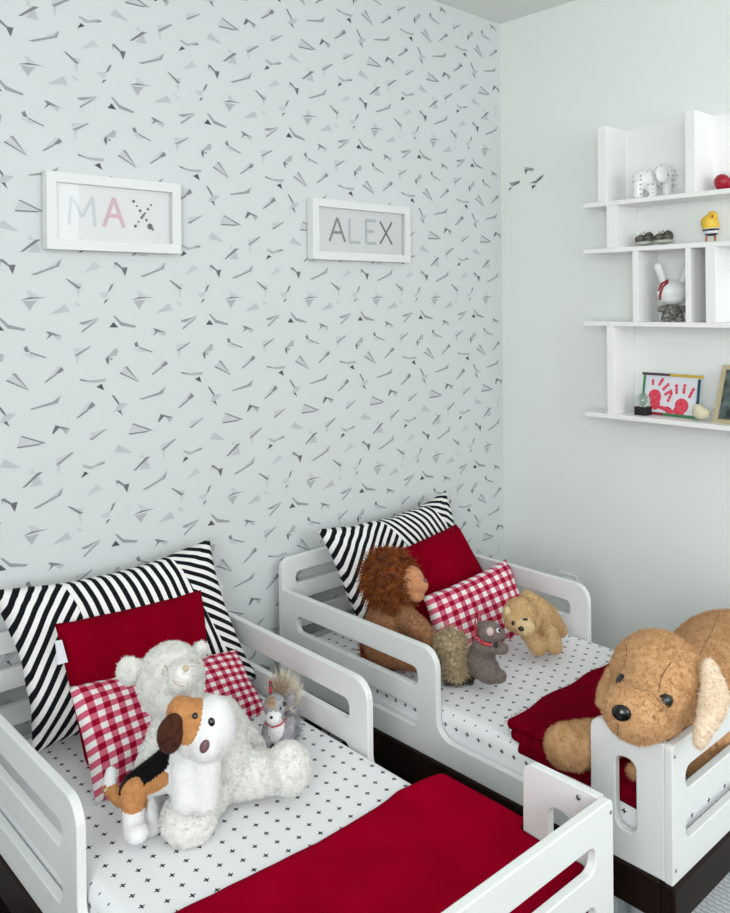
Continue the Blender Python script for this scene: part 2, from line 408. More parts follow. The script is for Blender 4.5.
tag(bed, 'white slotted toddler bed holding the white bear and beagle, nearest the left edge', 'bed', 'matching white toddler beds')
bed2 = copy_tree(bed); bed2.location.x += B2X-B1X; bed2.location.y += .01
tag(bed2, 'white slotted toddler bed against the plain wall, with the big tan dog on its foot', 'bed')

ZM = .476
def make_mattress(x0):
    bm = nb(); box(bm, x0+.025, x0+BW-.025, .912, 2.215, .368, ZM, .032, 6)
    def uvf(f, co):
        n = f.normal
        if abs(n.z) >= max(abs(n.x), abs(n.y)): return (co.x, co.y)
        if abs(n.x) > abs(n.y): return (co.x+(ZM-co.z)*(1 if n.x > 0 else -1), co.y)
        return (co.x, co.y+(ZM-co.z)*(1 if n.y > 0 else -1))
    o = bm_to('mattress', bm, M['sheet'], origin=(x0+BW/2, 1.57, .368), smooth=True, loopuv=uvf)
    for p in o.data.polygons: p.use_smooth = abs(p.normal.z) < .99
    pts = []
    a, b, c, d = x0+.0235, x0+BW-.0235, .9105, 2.2165
    for (px, py) in ((a, c+.03), (a, d-.03), (a+.03, d), (b-.03, d), (b, d-.03), (b, c+.03), (b-.03, c), (a+.03, c), (a, c+.03)): pts.append((px, py, .402))
    bm = nb(); tube(bm, pts, .0022, 6); bm_to('piping', bm, M['sheet'], o, True)
    return o
mt1 = make_mattress(B1X); tag(mt1, 'mattress in white sheet with small black pluses, under the white bear', 'mattress', 'mattresses in plus-print sheets')
mt2 = copy_tree(mt1); mt2.location.x += B2X-B1X
tag(mt2, 'mattress in white plus-print sheet on the bed beside the plain wall, under the lion', 'mattress')

# ------------------------------------------------------------------ soft goods
def pillow(name, TL, TR, BR, BL, T, mt, label, cat='pillow', group=None, pinch=.05, pv=None, wr=.004, nx=44, ny=32, seed=0, sag=0):
    TL, TR, BR, BL = map(np.array, (TL, TR, BR, BL))
    pv = pinch*1.4 if pv is None else pv
    N = np.cross(TR-TL, BL-TL); N = N/np.linalg.norm(N)
    if N@(CAM-TL) < 0: N = -N
    W = np.linalg.norm(TR-TL); H = np.linalg.norm(BL-TL)
    V = []; U = []; Fc = []; idx = {}
    for s in (1, -1):
        for i in range(nx+1):
            for j in range(ny+1):
                edge = i in (0, nx) or j in (0, ny)
                if s < 0 and edge: idx[s, i, j] = idx[1, i, j]; continue
                x = -1+2*i/nx; y = -1+2*j/ny
                x2 = x*(1-pinch*(1-y*y)*abs(x)**2); y2 = y*(1-pv*(1-x*x)*abs(y)**2)
                a = (x2+1)/2; b = (y2+1)/2
                P = BL*(1-a)*(1-b)+BR*a*(1-b)+TL*(1-a)*b+TR*a*b
                h = T/2*((1-x**4)**.5*(1-y**4)**.5)**.9*(.80+.20*(1-x*x)*(1-y*y))
                q = Vector((a*W*7+seed, b*H*7, s*3.1))
                wn = noise.noise(q)*1.2+noise.noise(q*2.3)*.6
                # radial folds from the corners
                r = math.hypot(1-abs(x), 1-abs(y)); ang = math.atan2(1-abs(y)+1e-6, 1-abs(x)+1e-6)
                fold = math.sin(ang*11+seed+x)*math.exp(-r*2.6)*min(1, r*4)
                h2 = h+(wr*wn+wr*1.1*fold)*(1 if not edge else 0)*min(1, h/(T*.15))
                P = P+N*s*max(h2, .001)+np.array([0, 0, -sag])*(1-x*x)*(b)
                if edge: P = P+np.array(noise.noise_vector(q*1.7))*wr*.8-N*s*max(h2, .001)
                idx[s, i, j] = len(V); V.append(P); U.append(((x+1)/2, (y+1)/2))
        for i in range(nx):
            for j in range(ny):
                f = (idx[s, i, j], idx[s, i+1, j], idx[s, i+1, j+1], idx[s, i, j+1])
                Fc.append(f if s > 0 else f[::-1])
    V = np.array(V); base = np.array([V[:, 0].mean(), V[:, 1].mean(), V[:, 2].min()])
    root = mk(name, V, Fc, mt, uvs=U, origin=base)
    # piped seam round the edge
    ring = [(i, 0) for i in range(nx)]+[(nx, j) for j in range(ny)]+[(i, ny) for i in range(nx, 0, -1)]+[(0, j) for j in range(ny, 0, -1)]+[(0, 0)]
    tag(root, label, cat, group)
    return root, V, idx
Y1 = 2.2
p_s1, _, _ = pillow('pillow', (.74, 2.215, .88), (1.392, 2.215, .885), (1.45, 2.04, .49), (.795, 2.08, .49), .12, M['stripe1'],
       'large black-and-white striped pillow leaning behind the white bear', group='striped bed pillows', pinch=.09, pv=.15, wr=.006, seed=1)
tl = at(54, 624, Y=2.09); tr_ = at(201, 589, Y=2.12)
p_r1, Vr, _ = pillow('cushion', tl, tr_, at(216, 735, Y=1.99), at(90, 782, Y=1.96), .13, M['redvelvet'],
       'plain dark red cushion behind the white bear, with a small white tag', 'cushion', 'plain red cushions', pinch=.03, wr=.003, seed=5)
a = at(58, 645, Y=2.055); bm = nb()
p = [at(55, 641, Y=2.05), at(62, 640, Y=2.04), at(68, 662, Y=2.03), at(58, 665, Y=2.04)]
vs = [bm.verts.new(q) for q in p]+[bm.verts.new(q+np.array([0, .0015, 0])) for q in p]
for f in ((0, 1, 2, 3), (7, 6, 5, 4), (0, 4, 5, 1), (1, 5, 6, 2), (2, 6, 7, 3), (3, 7, 4, 0)): bm.faces.new([vs[k] for k in f])
o = bm_to('care_tag', bm, M['tagw'], p_r1); o['label'] = 'white sewn-in care tag'
pillow('cushion', at(68, 687, Y=1.99), at(236, 649, Y=2.03), at(268, 714, Y=1.90), at(95, 806, Y=1.80), .11, M['ging'],
       'red and white gingham cushion directly behind the white bear', 'cushion', 'gingham cushions', pinch=.035, wr=.004, seed=9)
pillow('pillow', at(316, 529, Y=2.20), at(446, 490, Y=2.21), at(480, 612, Y=2.08), at(368, 655, Y=2.03), .12, M['stripe2'],
       'black-and-white striped pillow leaning behind the lion', group='striped bed pillows', pinch=.07, pv=.16, wr=.006, seed=21)
pillow('cushion', at(382, 556, Y=2.07), at(456, 524, Y=2.09), at(494, 596, X=2.41), at(415, 640, Y=1.96), .13, M['redvelvet'],
       'plain dark red cushion between the lion and the striped pillow', 'cushion', 'plain red cushions', pinch=.03, wr=.003, seed=31)
pillow('cushion', at(423, 597, Y=1.86), at(506, 559, Y=1.86), at(534, 634, X=2.40), at(446, 672, Y=1.74), .10, M['ging2'],
       'red and white gingham cushion behind the grey squirrel with the bushy tail', 'cushion', 'gingham cushions', pinch=.04, wr=.005, seed=41)

# spread blanket on the first bed
nx, ny = 70, 60
V = []; U = []
for i in range(nx+1):
    s = i/nx
    for j in range(ny+1):
        t = j/ny
        edge = 1.352+.010*math.sin(s*7+.6)-.035*max(0, (s-.86)/.14)
        # along the length: t 0 at the open edge, 1 tucked at the foot
        L = t*(edge-.905+.11)
        flat = edge-.925
        if L < flat: yy = edge-L; zz = ZM+.016
        else:
            q = min(L-flat, .035)/.035*math.pi/2; yy = .925-math.sin(q)*.022; zz = ZM+.016-(1-math.cos(q))*.022-max(0, L-flat-.035)
        xR = B1X+BW+.007 if yy > 1.085 else (B1X+BW-.024 if yy < 1.072 else B1X+BW-.024+.031*(yy-1.072)/.013)
        xL = B1X+.004 if yy > 1.085 else B1X+.024
        half = (xR-xL)
        xx = xL+s*half
        # sides roll over the mattress edge
        e = max(0, .05-(xx-xL), .05-(xR-xx))/.05
        if yy > .915: zz += (-.002 if xx > 1.1 else -.03)*e**2.2+(.012*(xx-1.3)/.14 if xx > 1.3 else 0)
        fall = 0 if t > .0 else 0
        zz += .0035*noise.noise(Vector((xx*6, yy*6, 0)))+.0015*noise.noise(Vector((xx*17, yy*17, 3)))
        if t < .03: zz -= .006*(1-t/.03)
        V.append((xx, yy, zz)); U.append((s, t))
Fc = [(i*(ny+1)+j, (i+1)*(ny+1)+j, (i+1)*(ny+1)+j+1, i*(ny+1)+j+1) for i in range(nx) for j in range(ny)]
Fc = [f[::-1] for f in Fc]
n = len(V); V2 = V+[(a, b, c-.011) for a, b, c in V]
Fc2 = Fc+[tuple(k+n for k in f[::-1]) for f in Fc]
border = [i*(ny+1) for i in range(nx+1)]+[nx*(ny+1)+j for j in range(1, ny+1)]+[i*(ny+1)+ny for i in range(nx-1, -1, -1)]+[j for j in range(ny-1, 0, -1)]
for k in range(len(border)):
    a, b = border[k], border[(k+1) % len(border)]; Fc2.append((a, b, b+n, a+n))
tag(mk('blanket', V2, Fc2, M['redfleece'], origin=(B1X+BW/2, 1.13, ZM)), 'smooth crimson blanket spread flat over the foot of the bed with the bear', 'blanket')

# folded throw on the second bed
bm = nb()
X0 = B2X+.024
for (x0, x1, y0, y1, z0, z1, sd) in ((X0+.004, 2.42, .985, 1.335, ZM+.001, ZM+.026, 1), (X0+.012, 2.42, .99, 1.352, ZM+.024, ZM+.050, 2), (X0-.002, X0+.024, .93, 1.30, .455, ZM+.022, 3)):
    tb = nb(); box(tb, x0, x1, y0, y1, z0, z1, min(.011, (z1-z0)*.45), 4)
    bmesh.ops.subdivide_edges(tb, edges=[e for e in tb.edges if e.calc_length() > .1], cuts=26, use_grid_fill=True)
    for v in tb.verts:
        q = v.co*11+Vector((sd*5, 0, 0)); w = noise.noise_vector(q)
        v.co += Vector((w.x*.012 if v.co.x > X0+.02 or sd < 3 else 0, w.y*.012, w.z*.004))
        if v.co.z < ZM+.002 and sd < 3: v.co.z = ZM+.002
        if v.co.x < X0-.002: v.co.x = X0-.002
    me_ = bpy.data.meshes.new('t'); tb.to_mesh(me_); tb.free(); bm.from_mesh(me_); bpy.data.meshes.remove(me_)
# frayed edge
rng = random.Random(3)
for k in range(700):
    x = rng.uniform(X0+.01, 2.40); w = noise.noise(Vector((x*20, 0, 0)))
    yb = 1.350+.006*w; zb = ZM+.045+rng.uniform(-.016, .004)
    if k % 3 == 0: x = X0+.01; yb = rng.uniform(1.0, 1.34); zb = ZM+rng.uniform(.0, .045)
    a = Vector((x, yb, zb)); d = Vector((rng.uniform(-.004, .004), rng.uniform(.001, .007), rng.uniform(-.003, .003))) if k % 3 else Vector((-rng.uniform(.002, .008), rng.uniform(-.003, .003), rng.uniform(-.003, .003)))
    vs = [bm.verts.new(a), bm.verts.new(a+Vector((.002, -.002, 0))), bm.verts.new(a+d)]; bm.faces.new(vs)
tag(bm_to('throw_blanket', bm, M['redthrow'], origin=(2.07, 1.14, ZM), smooth=True), 'folded dark red throw lying under the paw of the big tan dog', 'blanket')

PV = Vector((B1X+BW, BF, 0)); TA = R(-.7)
for o_ in (bed, mt1, bpy.data.objects['blanket']):
    d_ = Vector(o_.location)-PV; d_.rotate(Matrix.Rotation(TA, 3, 'Z')); o_.location = PV+d_; o_.rotation_euler.z = TA
# ------------------------------------------------------------------ plush toys
def Sx(D): return D/F
def Sp(u, v, D, r, m=0): p = at(u, v, D=D); return ('C', p, r*D/F, p, r*D/F, m)
def Cp(u0, v0, D0, r0, u1, v1, D1, r1, m=0): return ('C', at(u0, v0, D=D0), r0*D0/F, at(u1, v1, D=D1), r1*D1/F, m)
def El(u, v, D, rx, ry, rz, tilt=0, m=0):
    t = R(tilt); ax = r3*math.cos(t)+u3*math.sin(t); ay = -r3*math.sin(t)+u3*math.cos(t)
    return ('E', at(u, v, D=D), (ax, ay, fw), (rx*D/F, ry*D/F, rz*D/F), m)
def blobmesh(blobs, vox, smooth=6, floor=None):
    bm = nb()
    for b in blobs:
        if b[0] == 'C':
            _, p0, r0, p1, r1, mm = b
            L = np.linalg.norm(p1-p0); n = 1 if L < 1e-6 else max(2, int(L/(min(r0, r1)*.22))+1)
            for k in range(n):
                t = k/(n-1) if n > 1 else 0; p = p0+(p1-p0)*t; r = r0+(r1-r0)*t
                bmesh.ops.create_icosphere(bm, subdivisions=3, radius=r, matrix=Matrix.Translation(p.tolist()))
        elif b[0] == 'E':
            _, p, ax, rr, mm = b
            Mx = Matrix(((ax[0][0]*rr[0], ax[1][0]*rr[1], ax[2][0]*rr[2], p[0]), (ax[0][1]*rr[0], ax[1][1]*rr[1], ax[2][1]*rr[2], p[1]), (ax[0][2]*rr[0], ax[1][2]*rr[1], ax[2][2]*rr[2], p[2]), (0, 0, 0, 1)))
            bmesh.ops.create_icosphere(bm, subdivisions=4, radius=1, matrix=Mx)
    if floor is not None:
        for v in bm.verts:
            if v.co.z < floor: v.co.z = floor+(v.co.z-floor)*.02
    me = bpy.data.meshes.new('b'); bm.to_mesh(me); bm.free()
    o = bpy.data.objects.new('b', me); col.objects.link(o)
    md = o.modifiers.new('r', 'REMESH'); md.mode = 'VOXEL'; md.voxel_size = vox
    sm = o.modifiers.new('s', 'SMOOTH'); sm.factor = .5; sm.iterations = smooth
    dg = bpy.context.evaluated_depsgraph_get(); out = bpy.data.meshes.new_from_object(o.evaluated_get(dg))
    bpy.data.objects.remove(o)
    nv = len(out.vertices); V = np.zeros(nv*3); out.vertices.foreach_get('co', V); V = V.reshape(-1, 3)
    Fc = np.array([list(p.vertices) if len(p.vertices) == 4 else list(p.vertices)+[p.vertices[-1]] for p in out.polygons])
    bpy.data.meshes.remove(out)
    if floor is not None: V[:, 2] = np.maximum(V[:, 2], floor)
    return V, Fc
def facemat(cent, blobs, paints):
    best = np.full(len(cent), 1e9); idx = np.zeros(len(cent), dtype=int)
    for b in blobs:
        if b[0] == 'C':
            _, p0, r0, p1, r1, mm = b; d = p1-p0; L2 = d@d
            t = np.clip(((cent-p0)@d)/L2, 0, 1) if L2 > 1e-12 else np.zeros(len(cent))
            dist = np.linalg.norm(cent-(p0+t[:, None]*d), axis=1)-(r0+(r1-r0)*t)
        else:
            _, p, ax, rr, mm = b; q = cent-p
            e = np.sqrt(sum(((q@ax[k])/rr[k])**2 for k in range(3))); dist = (e-1)*min(rr)
        k = dist < best; best[k] = dist[k]; idx[k] = mm
    for b in paints or []:
        if b[0] == 'C':
            _, p0, r0, p1, r1, mm = b; d = p1-p0; L2 = d@d
            t = np.clip(((cent-p0)@d)/L2, 0, 1) if L2 > 1e-12 else np.zeros(len(cent))
            k = np.linalg.norm(cent-(p0+t[:, None]*d), axis=1) < (r0+(r1-r0)*t)
        else:
            _, p, ax, rr, mm = b; q = cent-p
            k = sum(((q@ax[j])/rr[j])**2 for j in range(3)) < 1
        idx[k] = mm
    return idx
CLUMP = 95
def plush(name, blobs, mats, parent, vox=.005, smooth=6, floor=None, paints=None, fur=None, seed=1, lump=(0, 60), keep_in=None):
    """fur: dict per material index -> (density per m2, length, width, droop, messy)"""
    V, Fc = blobmesh(blobs, vox, smooth, floor)
    if keep_in: keep_in(V)
    A, B, C, D_ = (V[Fc[:, k]] for k in range(4))
    N = np.cross(C-A, D_-B); tri = Fc[:, 2] == Fc[:, 3]
    if tri.any(): N[tri] = np.cross(B[tri]-A[tri], C[tri]-A[tri])
    area = np.linalg.norm(N, axis=1)/2; N = N/(np.linalg.norm(N, axis=1)[:, None]+1e-12)
    if lump[0]:
        vn = np.zeros_like(V)
        for k in range(4): np.add.at(vn, Fc[:, k], N)
        vn /= (np.linalg.norm(vn, axis=1)[:, None]+1e-9)
        disp = np.array([noise.noise(Vector((p*lump[1]).tolist())) for p in V])*lump[0]
        V = V+vn*disp[:, None]
        if floor is not None: V[:, 2] = np.maximum(V[:, 2], floor)
    cent = (A+B+C+D_)/4
    fmi = facemat(cent, blobs, paints)
    FL = [tuple(dict.fromkeys(f)) for f in Fc.tolist()]
    bvh = BVHTree.FromPolygons(V.tolist(), FL)
    allV = [V]; allF = list(FL); allM = list(fmi); nv = len(V)
    rg = np.random.default_rng(seed)
    if fur:
        for mi_, specs in fur.items():
            if isinstance(specs, tuple): specs = [specs]
            for (dens, Ln, Wd, droop, messy) in specs:
                sel = np.where(fmi == mi_)[0]
                if not len(sel): continue
                a = area[sel]; n = int(dens*a.sum()); pick = sel[rg.choice(len(sel), n, p=a/a.sum())]
                r1 = rg.random((n, 1)); r2 = rg.random((n, 1))
                P = A[pick]*(1-r1)*(1-r2)+B[pick]*r1*(1-r2)+C[pick]*r1*r2+D_[pick]*(1-r1)*r2
                if floor is not None:
                    keep = (P[:, 2] > floor+.003) & ((keep_in is None) | (P[:, 1] > .905) | (P[:, 2] > .645)); P = P[keep]; pick = pick[keep]; n = len(P)
                nn = N[pick]
                cl = np.array([noise.noise_vector(Vector((p*CLUMP).tolist())) for p in P]) if messy > 0 else np.zeros((n, 3))
                d = nn*.9+np.array([0, 0, -droop])+rg.normal(0, .28, (n, 3))*(1+messy*.5)+cl*messy*1.2
                d /= np.linalg.norm(d, axis=1)[:, None]
                side = np.cross(d, rg.normal(0, 1, (n, 3))); side /= np.linalg.norm(side, axis=1)[:, None]
                l = Ln*(.6+.8*rg.random((n, 1)))
                base = P-nn*.001
                if Ln > .012:
                    bend = np.array([0, 0, -1.])*droop*.5+cl*.5*messy
                    mid = base+d*l*.55; tip = base+d*l+bend*l*.35
                    Q = np.stack([base-side*Wd/2, base+side*Wd/2, mid+side*Wd*.4, mid-side*Wd*.4, tip], axis=1)
                    if floor is not None: Q[:, :, 2] = np.maximum(Q[:, :, 2], floor+.0005)
                    allV.append(Q.reshape(-1, 3)); idx = nv+np.arange(n)*5
                    allF += [(int(i), int(i)+1, int(i)+2, int(i)+3) for i in idx]; allF += [(int(i)+3, int(i)+2, int(i)+4) for i in idx]
                    allM += [mi_]*(2*n); nv += 5*n
                else:
                    tip = base+d*l
                    Q = np.stack([base-side*Wd/2, base+side*Wd/2, tip], axis=1)
                    if floor is not None: Q[:, :, 2] = np.maximum(Q[:, :, 2], floor+.0005)
                    allV.append(Q.reshape(-1, 3)); idx = nv+np.arange(n)*3
                    allF += [(int(i), int(i)+1, int(i)+2) for i in idx]; allM += [mi_]*n; nv += 3*n
    o = mk(name, np.concatenate(allV), allF, mats, parent, fm=allM)
    return o, bvh
def hit(bvh, u, v):
    d = Vector(ray(u, v).tolist()).normalized(); r = bvh.ray_cast(Vector(CAM.tolist()), d)
    return r[0], r[1]
def bead(name, bvh, u, v, rx, ry, mt, parent, depth=.5, tilt=0, sink=0, fallback=2.):
    p, n = hit(bvh, u, v)
    if p is None: p = Vector(at(u, v, D=fallback).tolist()); n = Vector((-fw).tolist())
    D = (np.array(p)-CAM)@fw; s = D/F
    z = (n-Vector(fw.tolist())*.6).normalized(); upv = Vector((0, 0, 1)); x = upv.cross(z).normalized(); y = z.cross(x)
    t = R(tilt); x, y = x*math.cos(t)+y*math.sin(t), -x*math.sin(t)+y*math.cos(t)
    rot = Matrix((x, y, z)).transposed()
    bm = nb(); ell(bm, p-z*(sink*s), (rx*s, ry*s, depth*min(rx, ry)*s), rot)
    return bm_to(name, bm, mt, parent, True)
def stitch(name, bvh, pts, r, mt, parent):
    q = []
    for (u0, v0), (u1, v1) in zip(pts, pts[1:]):
        for k in range(8):
            p, n = hit(bvh, u0+(u1-u0)*k/8, v0+(v1-v0)*k/8)
            if p is not None: q.append(p+n*(r*.6))
    p, n = hit(bvh, *pts[-1])
    if p is not None: q.append(p+n*(r*.6))
    if len(q) < 2: return
    bm = nb(); tube(bm, q, r, 6); return bm_to(name, bm, mt, parent, True)
def fmat(name, c, c2, scale=60, sheen=.15): return mat(name, c, .95, sheen=sheen, c2=c2, noise_scale=scale*2, bump=.9, bump_scale=170, spec=.05)
M['tan'] = fmat('tan_plush', srgb(213, 172, 128), srgb(199, 154, 108), 30)
M['cream'] = fmat('cream_plush', srgb(240, 222, 198), srgb(228, 206, 180), 40)
M['white'] = fmat('white_plush', srgb(236, 236, 232), srgb(229, 229, 224), 40, .2)
M['whitesoft'] = fmat('soft_white_plush', srgb(240, 241, 241), srgb(234, 235, 236), 30, .2)
M['beagtan'] = fmat('beagle_tan', srgb(206, 150, 98), srgb(190, 134, 84), 50)
M['choc'] = fmat('chocolate_plush', srgb(84, 50, 38), srgb(66, 38, 28), 50)
M['bblack'] = fmat('black_plush', srgb(22, 22, 24), srgb(14, 14, 16), 50, .1)
M['mane'] = fmat('mane_fur', srgb(156, 86, 34), srgb(92, 42, 16), 28, .2)
M['lion'] = fmat('lion_plush', srgb(168, 122, 88), srgb(144, 100, 70), 50)
M['lionface'] = fmat('lion_face', srgb(206, 150, 110), srgb(190, 134, 96), 50)
M['gold'] = fmat('golden_plush', srgb(214, 182, 136), srgb(198, 164, 118), 50)
M['goldl'] = fmat('pale_golden_plush', srgb(226, 202, 158), srgb(212, 186, 140), 50)
M['grey'] = fmat('grey_brown_plush', srgb(134, 122, 116), srgb(116, 104, 98), 50)
M['lgrey'] = fmat('light_grey_plush', srgb(176, 174, 178), srgb(156, 154, 158), 50)
M['tail'] = fmat('tail_fur', srgb(208, 190, 156), srgb(160, 142, 112), 60, .2)
M['taildark'] = fmat('tail_dark_fur', srgb(66, 62, 58), srgb(40, 38, 36), 60, .1)
M['palefur'] = fmat('pale_tail_fur', srgb(236, 230, 216), srgb(214, 204, 184), 60, .2)
M['brownfur'] = fmat('brown_crest_fur', srgb(190, 164, 136), srgb(160, 132, 104), 60, .2)
M['earpink'] = mat('ear_lining', srgb(206, 178, 172), .8)
M['nosebrown'] = mat('nose_felt', srgb(108, 74, 78), .5)
M['nosepink'] = mat('nose_pale', srgb(196, 178, 150), .6)
M['thread'] = mat('brown_thread', srgb(120, 84, 54), .9)
M['threadw'] = mat('pale_thread', srgb(196, 188, 172), .9)
M['ribbon'] = mat('red_ribbon', srgb(196, 24, 48), .5)
nt = M['ribbon'].node_tree
vo = nt.nodes.new('ShaderNodeTexVoronoi'); vo.inputs['Scale'].default_value = 260; vo.inputs['Randomness'].default_value = .2
tc = nt.nodes.new('ShaderNodeTexCoord'); nt.links.new(tc.outputs['Object'], vo.inputs['Vector'])
base_to(M['ribbon'], mixc(nt, S(nt, vo.outputs['Distance']).lt(.28), srgb(196, 24, 48), srgb(240, 200, 205)))
SHORT = (260000, .0055, .0011, .15, .0)
def toy(name, u, v, label):
    p = at(u, v, Z=ZM); o = empty(name, (p[0], p[1], ZM)); tag(o, label, 'stuffed toy'); return o

DOGF = (150000, .0075, .0019, .15, .9)
# --- big tan dog
dog = toy('plush_dog', 690, 760, 'big tan plush dog with cream ears resting its chin on the bed corner')
blobs = [
 El(658, 683, 1.965, 47, 50, 47, 0), El(648, 700, 1.90, 38, 34, 34, 0), El(683, 692, 1.97, 27, 40, 36, 0),
 El(636, 714, 1.835, 33.5, 27, 28, -22), El(655, 722, 1.86, 24, 21, 22, 0), El(626, 706, 1.83, 21, 20, 22, 0),
 Cp(690, 690, 2.08, 38, 722, 684, 2.30, 62), El(733, 676, 2.40, 66, 62, 60, 0), Cp(733, 680, 2.42, 56, 758, 688, 2.42, 52),
 Cp(768, 720, 2.38, 24, 775, 738, 2.30, 20),
 Cp(648, 745, 2.06, 20, 606, 741, 2.01, 20), Cp(606, 741, 2.01, 20.5, 566, 746, 1.985, 21),
 Cp(700, 740, 2.10, 26, 630, 776, 1.985, 9.5), Cp(715, 735, 2.12, 34, 745, 745, 2.1, 30),
 Cp(694, 775, 1.985, 13, 745, 742, 2.18, 15),
 El(576, 756, 1.985, 14, 13, 16, 0), El(635, 771, 1.915, 8.5, 9.5, 8, 0)]
# soft body presses against the inside of the foot board and the wing
def press(V):
    k = (V[:, 2] < .652) & (V[:, 1] < .903) & (V[:, 0] > 1.70); V[k, 1] = .903
    k = (V[:, 2] < .650) & (V[:, 1] < 1.078) & (V[:, 0] < 1.720) & (V[:, 0] > 1.66); V[k, 0] = 1.720
body, bv = plush('body', blobs, [M['tan']], dog, vox=.0065, smooth=8, floor=ZM+.002, fur={0: DOGF}, lump=(.002, 50), keep_in=press)
# ears
ek = [(709, 668, 1.885, 8), (713, 682, 1.87, 12.5), (715, 696, 1.85, 15.5), (712.5, 709, 1.825, 15), (708, 721, 1.80, 12), (703, 732, 1.785, 9.5), (699, 743, 1.77, 6.5)]
eb = []
for (a, b) in zip(ek, ek[1:]):
    for q in range(4):
        t = q/4; p = [a[z]+(b[z]-a[z])*t for z in range(4)]; eb.append(El(p[0], p[1], p[2], p[3], 10, 6.5, -8))
e, _ = plush('ear', eb, [M['cream']], dog, vox=.005, smooth=8, fur={0: (150000, .006, .0018, .2, .5)})
e['label'] = 'cream-coloured hanging ear'
plush('ear', [Cp(612, 672, 1.99, 6, 606, 690, 1.95, 8), Cp(606, 690, 1.95, 8, 603, 702, 1.93, 7)], [M['tan']], dog, vox=.0045, smooth=4, fur={0: SHORT})
bead('nose', bv, 621.5, 713, 9.6, 8, M['black'], dog, .7)
bead('eye', bv, 665.5, 701, 8.4, 6.6, M['black'], dog, .6)
bead('eye', bv, 620.5, 680, 4.2, 6.6, M['black'], dog, .6)
stitch('seam', bv, [(671, 662), (661, 677), (658.5, 692)], .0011, M['thread'], dog)
stitch('seam', bv, [(626, 645), (627, 655), (624, 668)], .0011, M['thread'], dog)
stitch('seam', bv, [(618, 724), (618, 735)], .0013, M['thread'], dog)
stitch('seam', bv, [(719, 615), (712, 632), (700, 655)], .0011, M['thread'], dog)
stitch('seam', bv, [(633, 688), (652, 692), (664, 708), (669, 722)], .0008, M['thread'], dog)

# --- white bear
ROW = (130000, .006, .0019, .1, .6)
bear = toy('plush_bear', 215, 800, 'fluffy white plush bear sitting against the gingham cushion, legs spread')
blobs = [El(171, 680, 1.96, 33, 36, 34, 0), El(174, 690, 1.93, 28, 26, 28, 0), El(181, 676, 1.855, 14, 16, 18, 0), Sp(181, 684, 1.87, 13),
 El(202, 748, 1.925, 44, 50, 42, 0), El(217, 756, 1.88, 32, 44, 34, 0), Cp(178, 712, 1.95, 22, 190, 735, 1.93, 30),
 Cp(166, 726, 1.93, 15, 148, 772, 1.86, 15), Cp(222, 716, 1.95, 18, 252, 750, 1.99, 14),
 Cp(228, 775, 1.90, 25, 275, 772, 1.895, 19), El(289, 768, 1.89, 22, 25, 23, 15),
 Cp(207, 790, 1.84, 25, 194, 806, 1.79, 24), El(189, 818, 1.765, 28, 26, 26, 10)]
body, bv = plush('body', blobs, [M['white']], bear, vox=.0055, smooth=6, floor=ZM, fur={0: ROW}, lump=(.0035, 62))
plush('ear', [El(129, 671, 1.94, 13, 14.5, 7, 0), El(139, 668, 1.95, 8, 8, 7, 0)], [M['white']], bear, vox=.004, smooth=4, fur={0: ROW}, lump=(.002, 60))
plush('ear', [El(200, 650, 2.02, 8, 9, 7, -30), El(195, 655, 2.0, 7, 7, 7, 0)], [M['white']], bear, vox=.004, smooth=4, fur={0: ROW}, lump=(.002, 60))
bead('nose', bv, 185.5, 668.5, 3.8, 3.0, M['nosepink'], bear, .7)
stitch('eye', bv, [(164, 666), (167, 668), (168, 671)], .0016, M['nosepink'], bear)
stitch('mouth', bv, [(172, 680), (177, 685), (184, 686)], .0011, M['nosepink'], bear)
stitch('eye', bv, [(197, 662), (199, 664)], .0016, M['nosepink'], bear)

# --- beagle
bg = toy('plush_beagle', 150, 835, 'tan, white and black plush beagle puppy leaning on the white bear')
SM = (300000, .0035, .0009, .1, 0)
blobs = [El(196, 728, 1.735, 24, 28, 24, 0, 1), El(213, 728, 1.74, 22, 31, 24, 0, 1), El(184, 716, 1.73, 16, 20, 18, 30, 0), El(206, 745, 1.70, 16, 17, 16, 0, 1),
 Cp(190, 752, 1.76, 19, 182, 778, 1.77, 18, 1), Cp(180, 768, 1.775, 18, 142, 785, 1.79, 13.5, 1), Cp(168, 756, 1.79, 10, 131, 783, 1.795, 9, 2),
 Cp(133, 792, 1.775, 14, 134, 806, 1.765, 12, 0), Cp(134, 806, 1.765, 11.5, 134, 830, 1.735, 10, 1), El(137, 833, 1.725, 11.5, 9.5, 11, 0, 1),
 Cp(146, 800, 1.80, 12, 150, 820, 1.785, 10.5, 1), El(151, 825, 1.78, 11, 10.5, 11, 0, 1),
 Cp(120, 800, 1.79, 7, 109, 787, 1.80, 7.5, 0), Cp(109, 787, 1.80, 7.5, 111, 772, 1.81, 5.5, 1),
 Cp(188, 772, 1.73, 17, 186, 800, 1.715, 13.5, 1), Cp(205, 765, 1.73, 16, 204, 800, 1.72, 14, 1)]
paints = [El(184, 712, 1.715, 19, 30, 32, 12, 0), El(186, 752, 1.76, 11, 17, 14, 30, 0), Cp(172, 774, 1.755, 8, 135, 792, 1.76, 9, 0), Cp(166, 758, 1.77, 12, 124, 783, 1.77, 11.5, 2), El(134, 796, 1.76, 13, 17, 16, 0, 0)]
body, bv = plush('body', blobs, [M['beagtan'], M['whitesoft'], M['bblack']], bg, vox=.0045, smooth=5, floor=ZM, paints=paints, fur={0: SM, 1: SM, 2: SM}, seed=3)
e, _ = plush('ear', [El(170, 735, 1.69, 13.5, 19.5, 6, -8), El(174, 722, 1.695, 9, 9, 6, 0)], [M['choc']], bg, vox=.004, smooth=4, fur={0: SM})
e['label'] = 'chocolate brown drop ear'
